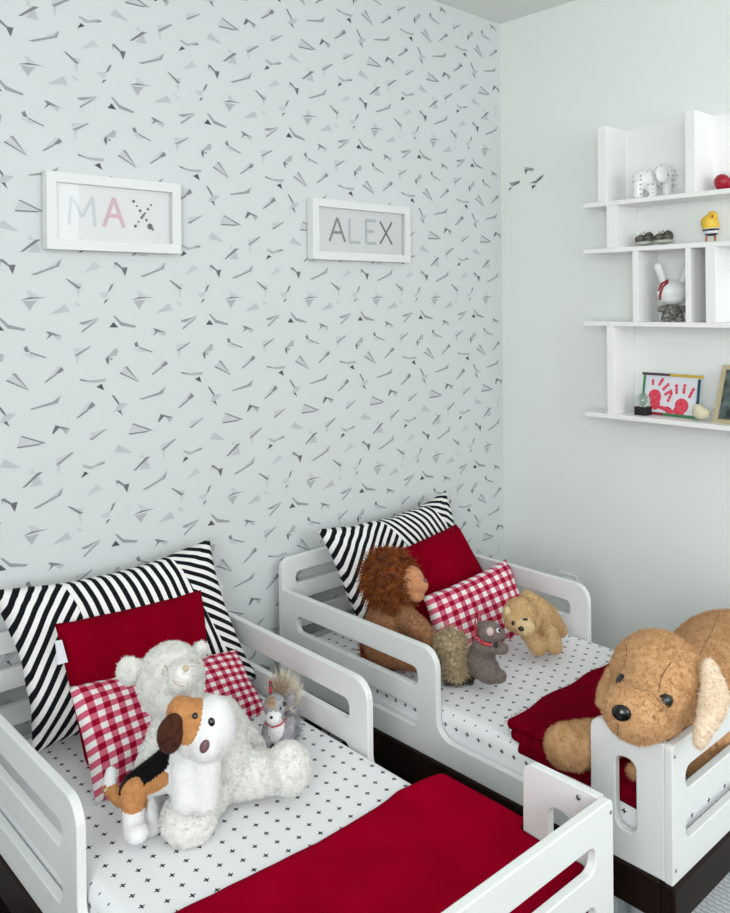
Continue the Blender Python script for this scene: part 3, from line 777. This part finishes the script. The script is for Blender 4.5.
bead('eye', bv, 195, 716, 3.0, 3.2, M['black'], bg, .6)
bead('eye', bv, 211.5, 722, 3.4, 4.2, M['black'], bg, .6, tilt=20)
bead('nose', bv, 204.5, 746.5, 4.6, 6.6, M['nosebrown'], bg, .5, tilt=-25)

# --- little grey squirrel on the first bed
sq = toy('plush_squirrel', 277, 750, 'small light grey plush squirrel with white chest beside the bear\'s leg')
blobs = [El(275, 706, 2.09, 11.5, 11.5, 11, 0, 0), El(273.5, 718, 2.065, 7.5, 7, 7, 0, 1), El(278, 729, 2.10, 12, 15, 11, 0, 0), El(276.5, 730, 2.08, 8.5, 12, 9, 0, 1),
 Cp(268, 724, 2.09, 4.5, 266, 740, 2.07, 6.5, 0), Cp(290, 723, 2.09, 6, 286, 740, 2.07, 6.5, 0), El(280, 742, 2.11, 14, 9, 11, 0, 0), El(268, 746, 2.09, 8, 5, 9, 0, 2)]
paints = [El(271, 703, 2.07, 5, 5.5, 8, 0, 3)]
body, bv = plush('body', blobs, [M['lgrey'], M['whitesoft'], M['taildark'], M['brownfur']], sq, vox=.0035, smooth=4, floor=ZM, paints=paints, fur={0: SM, 1: SM, 2: SM, 3: SM}, seed=5)
plush('tail', [Cp(290, 738, 2.17, 8, 290, 712, 2.17, 9, 0), Cp(287, 700, 2.16, 9, 282, 690, 2.15, 7, 1)], [M['lgrey'], M['palefur']], sq, vox=.0035, smooth=4, floor=ZM, fur={0: (60000, .018, .0014, -.2, .5), 1: (110000, .034, .0014, -1.3, .3)}, seed=6)
plush('crest', [El(281, 690, 2.13, 6, 3.5, 4, -20, 0)], [M['brownfur']], sq, vox=.003, smooth=3, fur={0: (120000, .026, .0013, -1.2, .3)}, seed=8)
plush('ear', [El(290, 700, 2.10, 3.6, 6.5, 2.5, -35, 0)], [M['lgrey']], sq, vox=.002, smooth=3, fur={0: (200000, .010, .001, -.7, 0)})
bead('eye', bv, 284, 704, 2.2, 2.4, M['black'], sq, .6)
bead('eye', bv, 280.5, 708.5, 1.2, 1.2, M['softblack'], sq, .6)
bead('nose', bv, 271.3, 717.5, 1.7, 1.5, M['softblack'], sq, .6)
stitch('collar', bv, [(266, 724), (273, 726.3), (280, 725), (286, 719)], .0022, M['ribbon'], sq)
bm = nb(); tube(bm, [at(270, 695, D=2.10), at(269.3, 688, D=2.10), at(269.8, 681, D=2.10), at(271, 681.5, D=2.105), at(271.5, 688, D=2.105), at(271, 695, D=2.105)], .0026, 6)
bm_to('hanging_loop', bm, M['ribbon'], sq, True)

# --- lion
li = toy('plush_lion', 392, 668, 'brown plush lion with a shaggy rust mane, seen from the side')
blobs = [El(391, 628, 2.63, 27, 30, 25, 0, 0), El(392, 645, 2.60, 29, 21, 26, 0, 0), Cp(401, 614, 2.60, 12, 418, 628, 2.53, 11, 0), Cp(418, 628, 2.53, 11, 430, 640, 2.50, 9.5, 0),
 El(394, 590, 2.64, 22, 22, 20, 0, 1), El(411, 581, 2.60, 13, 15, 12, 0, 1), El(420, 585, 2.59, 8.5, 7.5, 9, -20, 1), El(416.5, 595, 2.59, 8, 6.5, 8, 0, 1),
 Cp(395, 655, 2.56, 12, 420, 662, 2.50, 9, 0)]
SMT = (130000, .0075, .0017, .4, .9)
body, bv = plush('body', blobs, [M['lion'], M['lionface']], li, vox=.005, smooth=5, floor=ZM, fur={0: SMT, 1: (150000, .003, .001, 0, 0)}, seed=11)
o_, _ = plush('mane', [El(389, 578, 2.64, 24, 27, 26, 0, 0), El(394, 600, 2.62, 14, 14, 18, 0, 0)], [M['mane']], li, vox=.006, smooth=4, fur={0: [(26000, .034, .003, .5, 1.5), (40000, .022, .003, .35, 1.2)]}, seed=12)
o_['label'] = 'shaggy rust-coloured mane'
o_, _ = plush('tail_tuft', [El(369, 652, 2.60, 9, 9, 9, 0, 0), Cp(372, 652, 2.60, 7, 395, 660, 2.58, 7, 0)], [M['mane']], li, vox=.005, smooth=4, floor=ZM, fur={0: (40000, .022, .0026, .3, 1.0)}, seed=13)
bead('nose', bv, 425, 581, 2.5, 2.2, M['nosebrown'], li, .7, fallback=2.61)

# --- grey squirrel with the bushy tail
s2 = toy('plush_squirrel', 480, 683, 'grey-brown plush squirrel with big cream bushy tail, standing before the gingham cushion')
blobs = [El(490, 632, 2.41, 12, 10.5, 10, -10, 0), El(499, 634, 2.40, 6.5, 6, 6, 0, 0), El(481, 660, 2.45, 14.5, 19, 14, 0, 0), El(484, 646, 2.43, 11.5, 12, 11, 0, 0),
 Cp(487, 647, 2.41, 6.5, 503, 649, 2.39, 5.5, 0), El(487, 670, 2.43, 13, 12, 13, 0, 0), Cp(490, 678, 2.43, 6, 500, 676, 2.40, 6.5, 0), El(480, 624.5, 2.43, 3.5, 3.8, 3, 0, 0)]
body, bv = plush('body', blobs, [M['grey']], s2, vox=.004, smooth=4, floor=ZM, fur={0: (260000, .004, .001, .2, 0)}, seed=15)
bead('ear_lining', bv, 490, 631.5, 3.6, 4.2, M['earpink'], s2, .4)
bead('eye', bv, 498.3, 630.5, 2.3, 2.3, M['tagw'], s2, .6)
bead('pupil', bv, 499, 630.5, 1.5, 1.6, M['black'], s2, 1.9)
bead('hand_detail', bv, 496, 645, 2.6, 3.6, M['softblack'], s2, .5)
stitch('collar', bv, [(474, 636), (480, 640), (486, 643), (492, 645.5)], .0055, M['ribbon'], s2)
bm = nb(); tube(bm, [at(477, 637, D=2.43), at(475, 625, D=2.43), at(476, 612, D=2.43), at(478.5, 612, D=2.435), at(478.5, 625, D=2.435), at(477.5, 637, D=2.44)], .004, 6)
bm_to('hanging_loop', bm, M['ribbon'], s2, True)
o_, _ = plush('tail', [El(451, 645, 2.46, 14, 14, 12, 0, 0), Cp(452, 655, 2.46, 13, 455, 670, 2.47, 12, 0), Cp(470, 678, 2.47, 5, 452, 680, 2.47, 7, 1), El(464, 668, 2.49, 7, 10, 7, 0, 1)], [M['tail'], M['taildark']], s2, vox=.004, smooth=4, floor=ZM,
      fur={0: [(60000, .020, .0020, .0, 1.1), (60000, .012, .002, 0, .9)], 1: (60000, .014, .0018, .1, .9)}, seed=16)
o_['label'] = 'bushy cream tail with dark underside'

# --- golden puppy
gp = toy('plush_puppy', 552, 654, 'golden plush puppy leaning on the gingham cushion near the plain wall')
blobs = [El(520, 615, 2.60, 16.5, 17, 15, 0, 0), El(525, 627, 2.545, 10, 8.5, 9, -10, 1), El(513, 622, 2.56, 8, 9, 8, 0, 0),
 Cp(536, 612, 2.66, 15, 549, 627, 2.70, 14, 0), Cp(548, 612, 2.70, 8, 561, 631, 2.70, 6, 0), Cp(542, 628, 2.66, 12, 549, 640, 2.66, 11, 0),
 Cp(528, 632, 2.62, 8, 538, 647, 2.60, 8, 0), Cp(550, 632, 2.62, 8, 554, 646, 2.60, 8, 0), Cp(540, 606, 2.66, 7, 527, 596, 2.66, 6, 0)]
body, bv = plush('body', blobs, [M['gold'], M['goldl']], gp, vox=.0045, smooth=5, floor=ZM, fur={0: (200000, .006, .0013, .2, .3), 1: (200000, .004, .0011, .1, 0)}, seed=18)
plush('ear', [El(508, 616, 2.57, 4.5, 10, 3.5, 8, 0)], [M['goldl']], gp, vox=.003, smooth=3, fur={0: SHORT})
plush('ear', [El(536, 624, 2.59, 4.5, 9, 3.5, -15, 0)], [M['gold']], gp, vox=.003, smooth=3, fur={0: SHORT})
bead('nose', bv, 521.3, 628.8, 3.0, 2.5, M['black'], gp, .8)
bead('eye', bv, 525.3, 619.7, 2.7, 1.7, M['black'], gp, .7)
bead('eye', bv, 513, 623, 1.7, 2.3, M['black'], gp, .7)

# ------------------------------------------------------------------ framed prints
gls = mat('picture_glass', srgb(255, 255, 255), .02); 
nt = gls.node_tree; pb = nt.nodes['Principled BSDF']; nt.nodes.remove(pb)
tr = nt.nodes.new('ShaderNodeBsdfTransparent'); gg = nt.nodes.new('ShaderNodeBsdfGlossy'); gg.inputs['Roughness'].default_value = .03
fr = nt.nodes.new('ShaderNodeFresnel'); fr.inputs['IOR'].default_value = 1.5; ms_ = nt.nodes.new('ShaderNodeMixShader')
nt.links.new(fr.outputs[0], ms_.inputs[0]); nt.links.new(tr.outputs[0], ms_.inputs[1]); nt.links.new(gg.outputs[0], ms_.inputs[2])
nt.links.new(ms_.outputs[0], nt.nodes['Material Output'].inputs['Surface'])
def strokes(bm, segs, w, mapf, t=.0006):
    for si, (x0, y0, x1, y1) in enumerate(segs):
        t = .0006+.0003*si
        d = Vector((x1-x0, y1-y0)); n = Vector((-d.y, d.x)).normalized()*w/2
        q = [Vector((x0, y0))+n, Vector((x1, y1))+n, Vector((x1, y1))-n, Vector((x0, y0))-n]
        a = [bm.verts.new(mapf(p.x, p.y, t)) for p in q]; b = [bm.verts.new(mapf(p.x, p.y, 0)) for p in q]
        bm.faces.new(a); bm.faces.new(b[::-1])
        for k in range(4): bm.faces.new((a[k], b[k], b[(k+1) % 4], a[(k+1) % 4]))
LET = {'A': [(0, 0, .5, 1), (.5, 1, 1, 0), (.2, .38, .8, .38)], 'L': [(.15, 1, .15, 0), (.15, 0, .9, 0)], 'E': [(.15, 1, .15, 0), (.15, 0, .9, 0), (.15, .52, .75, .52), (.15, 1, .9, 1)],
       'X': [(0, 0, 1, 1), (0, 1, 1, 0)], 'M': [(0, 0, .08, 1), (.08, 1, .5, .3), (.5, .3, .92, 1), (.92, 1, 1, 0)]}
LC = {n: mat('lettering_'+n, srgb(*c), .8) for n, c in dict(pink=(232, 200, 208), rose=(206, 146, 160), slate=(158, 158, 158), glare_pale=(226, 231, 233), mist=(208, 216, 220), ink=(110, 114, 118), olive=(150, 140, 90), clay=(196, 150, 130)).items()}  # the palest grey paints window glare into the letter M
def framed(x0, x1, z0, z1, tilt, label, letters):
    w = x1-x0; h = z1-z0
    root = empty('picture_frame', (x0+w/2, YB-.002, z0)); tag(root, label, 'picture', 'framed names on the wallpaper')
    def mp(a, b, c):  # a along x, b along z, c out from wall
        return (x0+a, YB-.003-c-tilt*a, z0+b)
    bm = nb()
    fwid = .028
    def bx(a0, a1, b0, b1, c0, c1):
        vs = [bm.verts.new(mp(a, b, c)) for a in (a0, a1) for b in (b0, b1) for c in (c0, c1)]
        for f in ((0, 1, 3, 2), (4, 6, 7, 5), (0, 4, 5, 1), (2, 3, 7, 6), (0, 2, 6, 4), (1, 5, 7, 3)): bm.faces.new([vs[k] for k in f])
    bx(0, w, 0, fwid, 0, .032); bx(0, w, h-fwid, h, 0, .032); bx(0, fwid, fwid, h-fwid, 0, .032); bx(w-fwid, w, fwid, h-fwid, 0, .032)
    bmesh.ops.recalc_face_normals(bm, faces=bm.faces); bm_to('frame', bm, M['frame'], root)
    bm = nb(); bx(fwid-.002, w-fwid+.002, fwid-.002, h-fwid+.002, .004, .012); bmesh.ops.recalc_face_normals(bm, faces=bm.faces); mnt = bm_to('mount', bm, M['mount'], root)
    bm = nb(); vs = [bm.verts.new(mp(a, b, .022)) for a, b in ((fwid-.002, fwid-.002), (w-fwid+.002, fwid-.002), (w-fwid+.002, h-fwid+.002), (fwid-.002, h-fwid+.002))]; bm.faces.new(vs); bm_to('glass_pane', bm, gls, root)
    for (ch, a0, b0, lw, lh, cname, sw) in letters:
        bm = nb()
        if ch == 'dots':
            rg = random.Random(2)
            for k in range(13):
                t = k/12
                px, pz = (t, t) if k % 2 else (t, 1-t)
                cyl(bm, mp(a0+px*lw, b0+pz*lh, .0120), mp(a0+px*lw, b0+pz*lh, .0128), .003+.002*rg.random(), n=10)
            cyl(bm, mp(a0+lw*.85, b0+lh*.1, .012), mp(a0+lw*.85, b0+lh*.1, .0129), .009, n=14)
        else:
            strokes(bm, [(a0+x0_*lw, b0+y0_*lh, a0+x1_*lw, b0+y1_*lh) for x0_, y0_, x1_, y1_ in LET[ch]], sw, lambda a, b, c: mp(a, b, c+.0121))
        bm_to('letter', bm, LC[cname], mnt)
    return root
q0 = at(47, 208, Y=YB-.035); q1 = at(181.2, 218, Y=YB-.035)
zt, zb = 1.972, 1.757
def fx(u, v=225): return at(u, v, Y=YB-.035)[0]
X0p, X1p = fx(47), fx(181.2)
framed(X0p, X1p, zb, zt, 0.0, 'white-framed print with a pink letter A, the left one of two',
       [('M', fx(72)-X0p, .07, fx(98)-fx(72), .085, 'glare_pale', .009), ('A', fx(107)-X0p, .072, fx(127)-fx(107), .085, 'pink', .011), ('dots', fx(137)-X0p, .072, fx(156)-fx(137), .08, 'ink', .01)])
X0p, X1p = fx(313), fx(410.5)
framed(X0p, X1p, zb, zt, 0, 'white-framed print spelling ALEX in patterned letters',
       [('A', fx(333)-X0p, .068, fx(348.5)-fx(333), .085, 'slate', .009), ('L', fx(351)-X0p, .068, fx(365)-fx(351), .085, 'mist', .009), ('E', fx(367.5)-X0p, .068, fx(381)-fx(367.5), .085, 'mist', .010), ('X', fx(383.5)-X0p, .068, fx(395.5)-fx(383.5), .085, 'ink', .007)])

# ------------------------------------------------------------------ wall shelves
SX = XR-.15; TH = .017
sh = empty('wall_shelf', (XR-.065, 1.35, 1.15)); tag(sh, 'white four-board wall shelf unit with staggered dividers on the plain wall', 'shelf')
ZS = [1.960, 1.788, 1.513, 1.160]   # top surface of the boards
zs = [at(583, 203.8, X=SX)[2], at(584, 249.5, X=SX)[2], at(584.6, 321.3, X=SX)[2], at(584.6, 411.5, X=SX)[2]]
ZS = zs
YS1 = at(583, 207, X=SX)[1]; YS0 = .75
for z_ in ZS:
    bm = nb(); box(bm, SX, XR-.001, YS0, YS1, z_-TH, z_, .001, 1); bm_to('shelf_board', bm, M['shelf'], sh)
ztop = at(597.5, 127, X=SX)[2]
def divider(u, v, z0, z1, t=.036):
    y = at(u, v, X=SX)[1]
    bm = nb(); box(bm, SX, XR-.001, y-t, y, z0+.0002, z1-.0002, .001, 1); bm_to('divider', bm, M['shelf'], sh)
divider(597.5, 160, ZS[0], ztop); divider(685, 150, ZS[0], ztop)
divider(606.5, 225, ZS[1], ZS[0]-TH, .04)
divider(632.5, 290, ZS[2], ZS[1]-TH, .022); divider(685.3, 290, ZS[2], ZS[1]-TH, .018); divider(705.5, 290, ZS[2], ZS[1]-TH, .036)
divider(607, 370, ZS[3], ZS[2]-TH, .03)
yb = at(597.5, 160, X=SX)[1]
bm = nb(); box(bm, XR-.008, XR-.0015, YS0, yb-.03, ZS[0]+.0003, ztop); bm_to('back_panel', bm, M['shelf'], sh)

def shelfpt(u, zi, off=.065): return at(u, 300, X=XR-off)[1]
# elephant
M['china'] = mat('white_china', srgb(240, 242, 238), .25)
nt = M['china'].node_tree
vo = nt.nodes.new('ShaderNodeTexVoronoi'); vo.inputs['Scale'].default_value = 62; vo.inputs['Randomness'].default_value = .35
tc = nt.nodes.new('ShaderNodeTexCoord'); nt.links.new(tc.outputs['Object'], vo.inputs['Vector'])
base_to(M['china'], mixc(nt, S(nt, vo.outputs['Distance']).lt(.27), srgb(242, 243, 240), srgb(168, 180, 182)))
def onshelf(name, u, zi, label, cat, group=None, off=.065):
    y = at(u, 300, X=XR-off)[1]; o = empty(name, (XR-off, y, ZS[zi])); tag(o, label, cat, group); return o
Df = lambda u, off=.065: float((at(u, 300, X=XR-off)-CAM)@fw)
el = onshelf('elephant_figurine', 655, 0, 'white spotted elephant figurine on the top shelf', 'figurine')
D = Df(655)
plush('body', [El(645, 180, D, 13, 11, 10, 0), El(664, 176, D, 12, 12, 10, 0), Cp(638, 185, D-.01, 5, 638, 195, D-.01, 5), Cp(652, 186, D-.01, 5, 652, 195, D-.01, 5), Cp(667, 186, D-.01, 5, 667, 195, D-.01, 5), Cp(674, 178, D, 5, 680, 190, D, 3.5)], [M['china']], el, vox=.0035, smooth=4, floor=ZS[0])
plush('ear', [El(662, 174, D-.05, 7, 9, 2.5, 10)], [M['china']], el, vox=.002, smooth=3)
# heart
M['redgloss'] = mat('red_lacquer', srgb(160, 10, 40), .35)
D = Df(728)
ht = onshelf('heart_ornament', 728, 0, 'red heart ornament at the right end of the top shelf', 'ornament')
plush('body', [Sp(722, 181.5, D, 7.6), Sp(739, 178, D, 7.6), Cp(722, 183, D, 6.6, 734, 184, D, 5), Cp(739, 180, D, 7, 733, 184, D, 5), El(721, 185, D, 6, 5, 6, 0)], [M['redgloss']], ht, vox=.0022, smooth=2, floor=ZS[0])
# baby shoes
M['greyknit'] = mat('grey_crib_shoe', srgb(112, 112, 100), .9, c2=srgb(60, 60, 54), noise_scale=90)
M['sole'] = mat('pale_sole', srgb(186, 186, 176), .8)
for (u, lab) in ((645, 'grey baby shoe with laces on the second shelf, the left one of the pair'), (664, 'grey baby shoe with laces on the second shelf, the right one, nearer the chick')):
    D = Df(u); s_ = onshelf('baby_shoe', u, 1, lab, 'shoe', 'pair of baby shoes')
    dv = -(u-645)*.09
    plush('upper', [El(u-3, 239.5+dv, D, 7, 4.5, 6, 0), El(u+4, 238+dv, D, 5, 6, 6, 0)], [M['greyknit']], s_, vox=.0022, smooth=2, floor=ZS[1]+.006)
    plush('sole', [El(u, 243+dv, D, 10, 2.6, 7, 3)], [M['sole']], s_, vox=.002, smooth=2, floor=ZS[1])
    bm = nb()
    for k in range(4):
        tube(bm, [at(u-6+k*3, 236+dv, D=D-.02), at(u-4+k*3, 233+dv-(k % 2)*1.5, D=D-.022), at(u-3+k*3, 236+dv, D=D-.02)], .0015, 5)
    bm_to('laces', bm, M['greyknit'], s_, True)
# chick
M['yellow'] = mat('yellow_ceramic', srgb(238, 196, 60), .35); M['orange'] = mat('orange_legs', srgb(190, 110, 60), .5)
D = Df(711); ck = onshelf('chick_figurine', 711, 1, 'yellow chick figurine in a black and white striped band on the second shelf', 'figurine')
plush('body', [El(710.5, 225, D, 8.6, 8.5, 8, 0), El(712.5, 216.5, D, 5.3, 5.6, 5.5, 0), El(709, 222, D, 8, 7, 8, 0), El(711, 231, D, 8, 5, 8, 0, 0)], [M['yellow'], M['tagw'], M['softblack']], ck, vox=.002, smooth=2,
      paints=[El(711, 233, D, 20, 5, 20, 4, 1), El(711, 230, D, 20, 1.1, 20, 4, 2), El(711, 234.8, D, 20, 1.1, 20, 4, 2)])
bm = nb(); cyl(bm, at(706.5, 236, D=D), at(706, 241.5, D=D), .0035); bm_to('leg', bm, M['orange'], ck, True)
bm = nb(); cyl(bm, at(715, 235, D=D), at(715, 240.8, D=D), .0035); bm_to('leg', bm, M['orange'], ck, True)
bm = nb(); cyl(bm, at(712.6, 216, D=D-.02), at(712.4, 218, D=D-.03), .004, .0005); bm_to('beak', bm, M['orange'], ck, True)
# eared figurine with red flash
M['vinyl'] = mat('white_vinyl', srgb(236, 240, 240), .3)
M['camo'] = mat('mottled_grey_vinyl', srgb(50, 52, 48), .5, c2=srgb(150, 152, 142), noise_scale=120)
D = Df(672); fg = onshelf('eared_figurine', 672, 2, 'white long-eared figurine with red stripe and mottled grey body, in the third shelf', 'figurine')
b_, hb = plush('head', [El(672.5, 292, D, 15.5, 12, 12, 0), El(672, 298, D, 12, 7, 11, 0), Cp(658.3, 267, D, 4.3, 664, 282, D, 3.6), Cp(687, 269, D, 4.3, 682, 282, D, 3.6)], [M['vinyl'], M['redgloss']], fg, vox=.002, smooth=3,
      paints=[])
plush('body', [El(672, 311, D, 8.5, 8.5, 7, 0), Cp(665, 308, D, 3, 660.5, 309, D, 3.4), Cp(679, 308, D, 3, 684, 309, D, 3.4), Cp(667, 314, D, 4.6, 666, 320, D, 5), Cp(678, 314, D, 4.6, 679, 320, D, 5)], [M['camo']], fg, vox=.002, smooth=2, floor=ZS[2])
for pts in ([(676, 277.8), (669, 279), (662, 284), (658.8, 291)], [(668, 282.5), (663, 287), (660.6, 294), (660.3, 299)]):
    stitch('stripe', hb, pts, .0038, M['redgloss'], fg)
# snow globe
M['clear'] = mat('globe_acrylic', srgb(235, 240, 238), .05); M['clear'].node_tree.nodes['Principled BSDF'].inputs['Transmission Weight'].default_value = .85
D = Df(642, .085); y = at(642, 300, X=XR-.085)[1]
gb_ = empty('snow_globe', (XR-.085, y, ZS[3])); tag(gb_, 'small clear snow globe on a black block, on the lowest shelf', 'snow globe')
bm = nb(); box(bm, XR-.085-.022, XR-.085+.022, y-.024, y+.024, ZS[3], ZS[3]+.031, .002); bm_to('base', bm, M['softblack'], gb_)
bm = nb(); ell(bm, (XR-.085, y, ZS[3]+.055), (.026, .028, .027)); bm_to('globe', bm, M['clear'], gb_, True)
# handprint picture leaning on the wall
def hp(a, b, c=0):   # a 0..1 across (image left to right), b 0..1 up
    pl = (1-a); A = at(642, 411, X=XR-.045); B = at(699, 412, X=XR-.06)
    y = A[1]+(B[1]-A[1])*a; x_ = (XR-.05)+(.03)*b-c-.012*a
    return (x_, y, ZS[3]+.003+b*.148)
hpic = empty('handprint_picture', hp(.5, 0)); hpic.location.z = ZS[3]
tag(hpic, 'card with two red handprints in a multicoloured stick frame, lowest shelf', 'picture')
def slab(a0, a1, b0, b1, c0, c1, mt, nm, par, lab=None):
    bm = nb(); vs = [bm.verts.new(hp(a, b, c)) for a in (a0, a1) for b in (b0, b1) for c in (c0, c1)]
    for f in ((0, 1, 3, 2), (4, 6, 7, 5), (0, 4, 5, 1), (2, 3, 7, 6), (0, 2, 6, 4), (1, 5, 7, 3)): bm.faces.new([vs[k] for k in f])
    bmesh.ops.recalc_face_normals(bm, faces=bm.faces); o = bm_to(nm, bm, mt, par)
    if lab: o['label'] = lab
    return o
C_ = {n: mat('stick_'+n, srgb(*c), .6) for n, c in dict(plum=(74, 58, 66), mustard=(206, 172, 50), green=(60, 128, 80), navy=(24, 70, 88), red=(150, 40, 50)).items()}
card = slab(0, 1, 0, 1, 0, .002, M['tagw'], 'card', hpic)
for args in ((-.03, .47, .96, 1.02, 'plum'), (.47, 1.03, .96, 1.02, 'mustard'), (0, .03, .5, .96, 'green'), (.95, .99, .03, .93, 'navy'), (0, .4, -.01, .05, 'red'), (.4, 1, -.01, .05, 'green'), (0, .03, .05, .5, 'green')):
    slab(*args[:4], .002, .007, C_[args[4]], 'frame_stick', hpic, args[4]+' stick')
M['handred'] = mat('handprint_red', srgb(214, 20, 56), .8, c2=srgb(236, 96, 116), noise_scale=160)
W_, H_ = .255, .155
def blobprint(bm, cx, cy, rx, ry, n=18, tilt=0):
    t = R(tilt); vs = []
    for k in range(n):
        a = 2*math.pi*k/n; x_ = rx*math.cos(a); y_ = ry*math.sin(a)
        vs.append(bm.verts.new(hp(cx+(x_*math.cos(t)-y_*math.sin(t))/W_, cy+(x_*math.sin(t)+y_*math.cos(t))/H_, .0024+.0001*len(bm.faces))))
    bm.faces.new(vs)
for nm, pal, fing in (('hand_a', [(.22, .42, .030, .030, 0), (.24, .25, .022, .022, 0), (.42, .15, .045, .008, -12), (.5, .1, .02, .008, 0)], [((.17, .72), (.165, .86)), ((.28, .72), (.35, .90)), ((.36, .62), (.46, .78)), ((.4, .5), (.52, .62))]),
                      ('hand_b', [(.70, .26, .030, .028, 0), (.66, .12, .026, .018, 0), (.50, .14, .02, .008, -30)], [((.46, .34), (.52, .58)), ((.60, .55), (.585, .78)), ((.72, .57), (.73, .80)), ((.82, .48), (.89, .72))])):
    bm = nb()
    for p in pal: blobprint(bm, *p[:4], tilt=p[4])
    for (x0_, y0_), (x1_, y1_) in fing:
        d = Vector(((x1_-x0_)*W_, (y1_-y0_)*H_)); tl_ = math.degrees(math.atan2(d.y, d.x))
        for t in (.12, .45, .8):
            blobprint(bm, x0_+(x1_-x0_)*t, y0_+(y1_-y0_)*t, d.length*.2, .0062, tilt=tl_)
    o = bm_to('handprint', bm, M['handred'], card); o['label'] = 'red painted handprint'
# pale mouse-like pebble ornament with tail
M['pebble'] = mat('cream_pebble', srgb(214, 206, 178), .6)
D = Df(701, .05+.045); pe = onshelf('pebble_ornament', 701, 3, 'small round cream ornament in front of the handprint card', 'ornament', off=.1)
plush('body', [El(701, 413, D, 8.6, 6.6, 8, -5), El(697.5, 409, D, 5, 5, 5, 0)], [M['pebble']], pe, vox=.002, smooth=3, floor=ZS[3])
bm = nb(); tube(bm, [at(708, 414, D=D), at(712, 412, D=D+.01), at(715, 408.5, D=D+.01)], [.003, .002, .0012], 6); bm_to('tail', bm, M['pebble'], pe, True)
# wooden photo frame
M['oak'] = mat('pale_wood', srgb(196, 184, 152), .6, c2=srgb(176, 162, 128), noise_scale=20)
M['photo'] = mat('dark_photo', srgb(34, 44, 46), .3, c2=srgb(96, 112, 108), noise_scale=30)
ya = at(716.5, 400, X=XR-.075)[1]; zt_ = at(722, 365, X=XR-.05)[2]
pf = empty('photo_frame', (XR-.07, ya-.07, ZS[3])); tag(pf, 'pale wooden photo frame holding a dark photo, right end of the lowest shelf', 'photo frame')
def pm(a, b, c): return (XR-.095+.27*b-c, ya-a-.012*b/.18, ZS[3]+b)
def pslab(a0, a1, b0, b1, c0, c1, mt, nm):
    bm = nb(); vs = [bm.verts.new(pm(a, b, c)) for a in (a0, a1) for b in (b0, b1) for c in (c0, c1)]
    for f in ((0, 1, 3, 2), (4, 6, 7, 5), (0, 4, 5, 1), (2, 3, 7, 6), (0, 2, 6, 4), (1, 5, 7, 3)): bm.faces.new([vs[k] for k in f])
    bmesh.ops.recalc_face_normals(bm, faces=bm.faces); return bm_to(nm, bm, mt, pf)
pslab(0, .014, 0, .197, 0, .014, M['oak'], 'frame_side'); pslab(.126, .14, 0, .197, 0, .014, M['oak'], 'frame_side')
pslab(.014, .126, 0, .014, 0, .014, M['oak'], 'frame_rail'); pslab(.014, .126, .183, .197, 0, .014, M['oak'], 'frame_rail')
pslab(.014, .126, .014, .183, 0, .006, M['photo'], 'photo')

# ------------------------------------------------------------------ socket, rug, boxes under the bed
def sock(u0, v0, u1, v1, label):
    a = at(u0, v0, X=XR); b = at(u1, v1, X=XR)
    bm = nb(); box(bm, XR-.010, XR-.0005, b[1], a[1], b[2], a[2], .002); o = bm_to('socket_plate', bm, M['frame'], origin=(XR-.005, (a[1]+b[1])/2, b[2]))
    tag(o, label, 'socket', 'wall sockets'); bm = nb(); box(bm, XR-.0125, XR-.0095, b[1]+.02, a[1]-.02, b[2]+.015, a[2]-.015, .001); bm_to('insert', bm, M['paint'], o)
sock(560, 571, 578, 590, 'white wall socket plate, partly hidden by the bed guard beside the puppy')
bm = nb(); box(bm, 1.95, 2.9, -.6, 1.12, .0005, .012, .003); tag(bm_to('rug', bm, M['rug'], origin=(2.4, .3, 0)), 'pale grey woven rug on the floor at the foot of the bed', 'rug')
M['boxw'] = mat('storage_plastic', srgb(206, 214, 218), .5)
bm = nb(); box(bm, 1.76, 1.90, 1.052, 1.24, .001, .24, .006); bx_ = bm_to('storage_box', bm, M['boxw'], origin=(1.83, 1.15, 0)); tag(bx_, 'pale storage box with a dark oval mark, under the bed', 'box')
bm = nb(); ell(bm, (1.759, 1.072, .195), (.001, .009, .006)); tube(bm, [(1.759, 1.06, .195), (1.759, 1.084, .195)], .0012, 5); o = bm_to('mark', bm, M['softblack'], bx_); o['label'] = 'dark oval mark'
bm = nb(); cyl(bm, (1.815, .998, .0005), (1.815, .998, .24), .047, n=40); tag(bm_to('storage_tin', bm, M['boxw'], origin=(1.815, .998, 0), smooth=False), 'pale round tin beside the storage box, under the bed', 'tin')

# ------------------------------------------------------------------ light
w = bpy.data.worlds.new('sky'); scn.world = w; w.use_nodes = True
w.node_tree.nodes['Background'].inputs[0].default_value = (.85, .93, 1, 1); w.node_tree.nodes['Background'].inputs[1].default_value = 1.0
def area(name, loc, rot, sx, sy, power, c):
    l = bpy.data.lights.new(name, 'AREA'); l.shape = 'RECTANGLE'; l.size = sx; l.size_y = sy; l.energy = power; l.color = c
    o = bpy.data.objects.new(name, l); col.objects.link(o); o.location = loc; o.rotation_euler = rot; return o
area('window_daylight', ((WX0+WX1)/2, YF-.02, (WZ0+WZ1)/2), (R(90), 0, 0), WX1-WX0-.1, WZ1-WZ0-.1, 27, (.98, .985, 1))
area('added_side_fill', (XL+.02, -.65, 1.83), (R(90), 0, R(-90)), 1.5, 1.7, 66, (.98, .985, 1))  # added fill lamp, brightens the faces turned left
scn.view_settings.view_transform = 'Standard'; scn.view_settings.look = 'None'; scn.view_settings.gamma = 1
scn.view_settings.exposure = 0.1
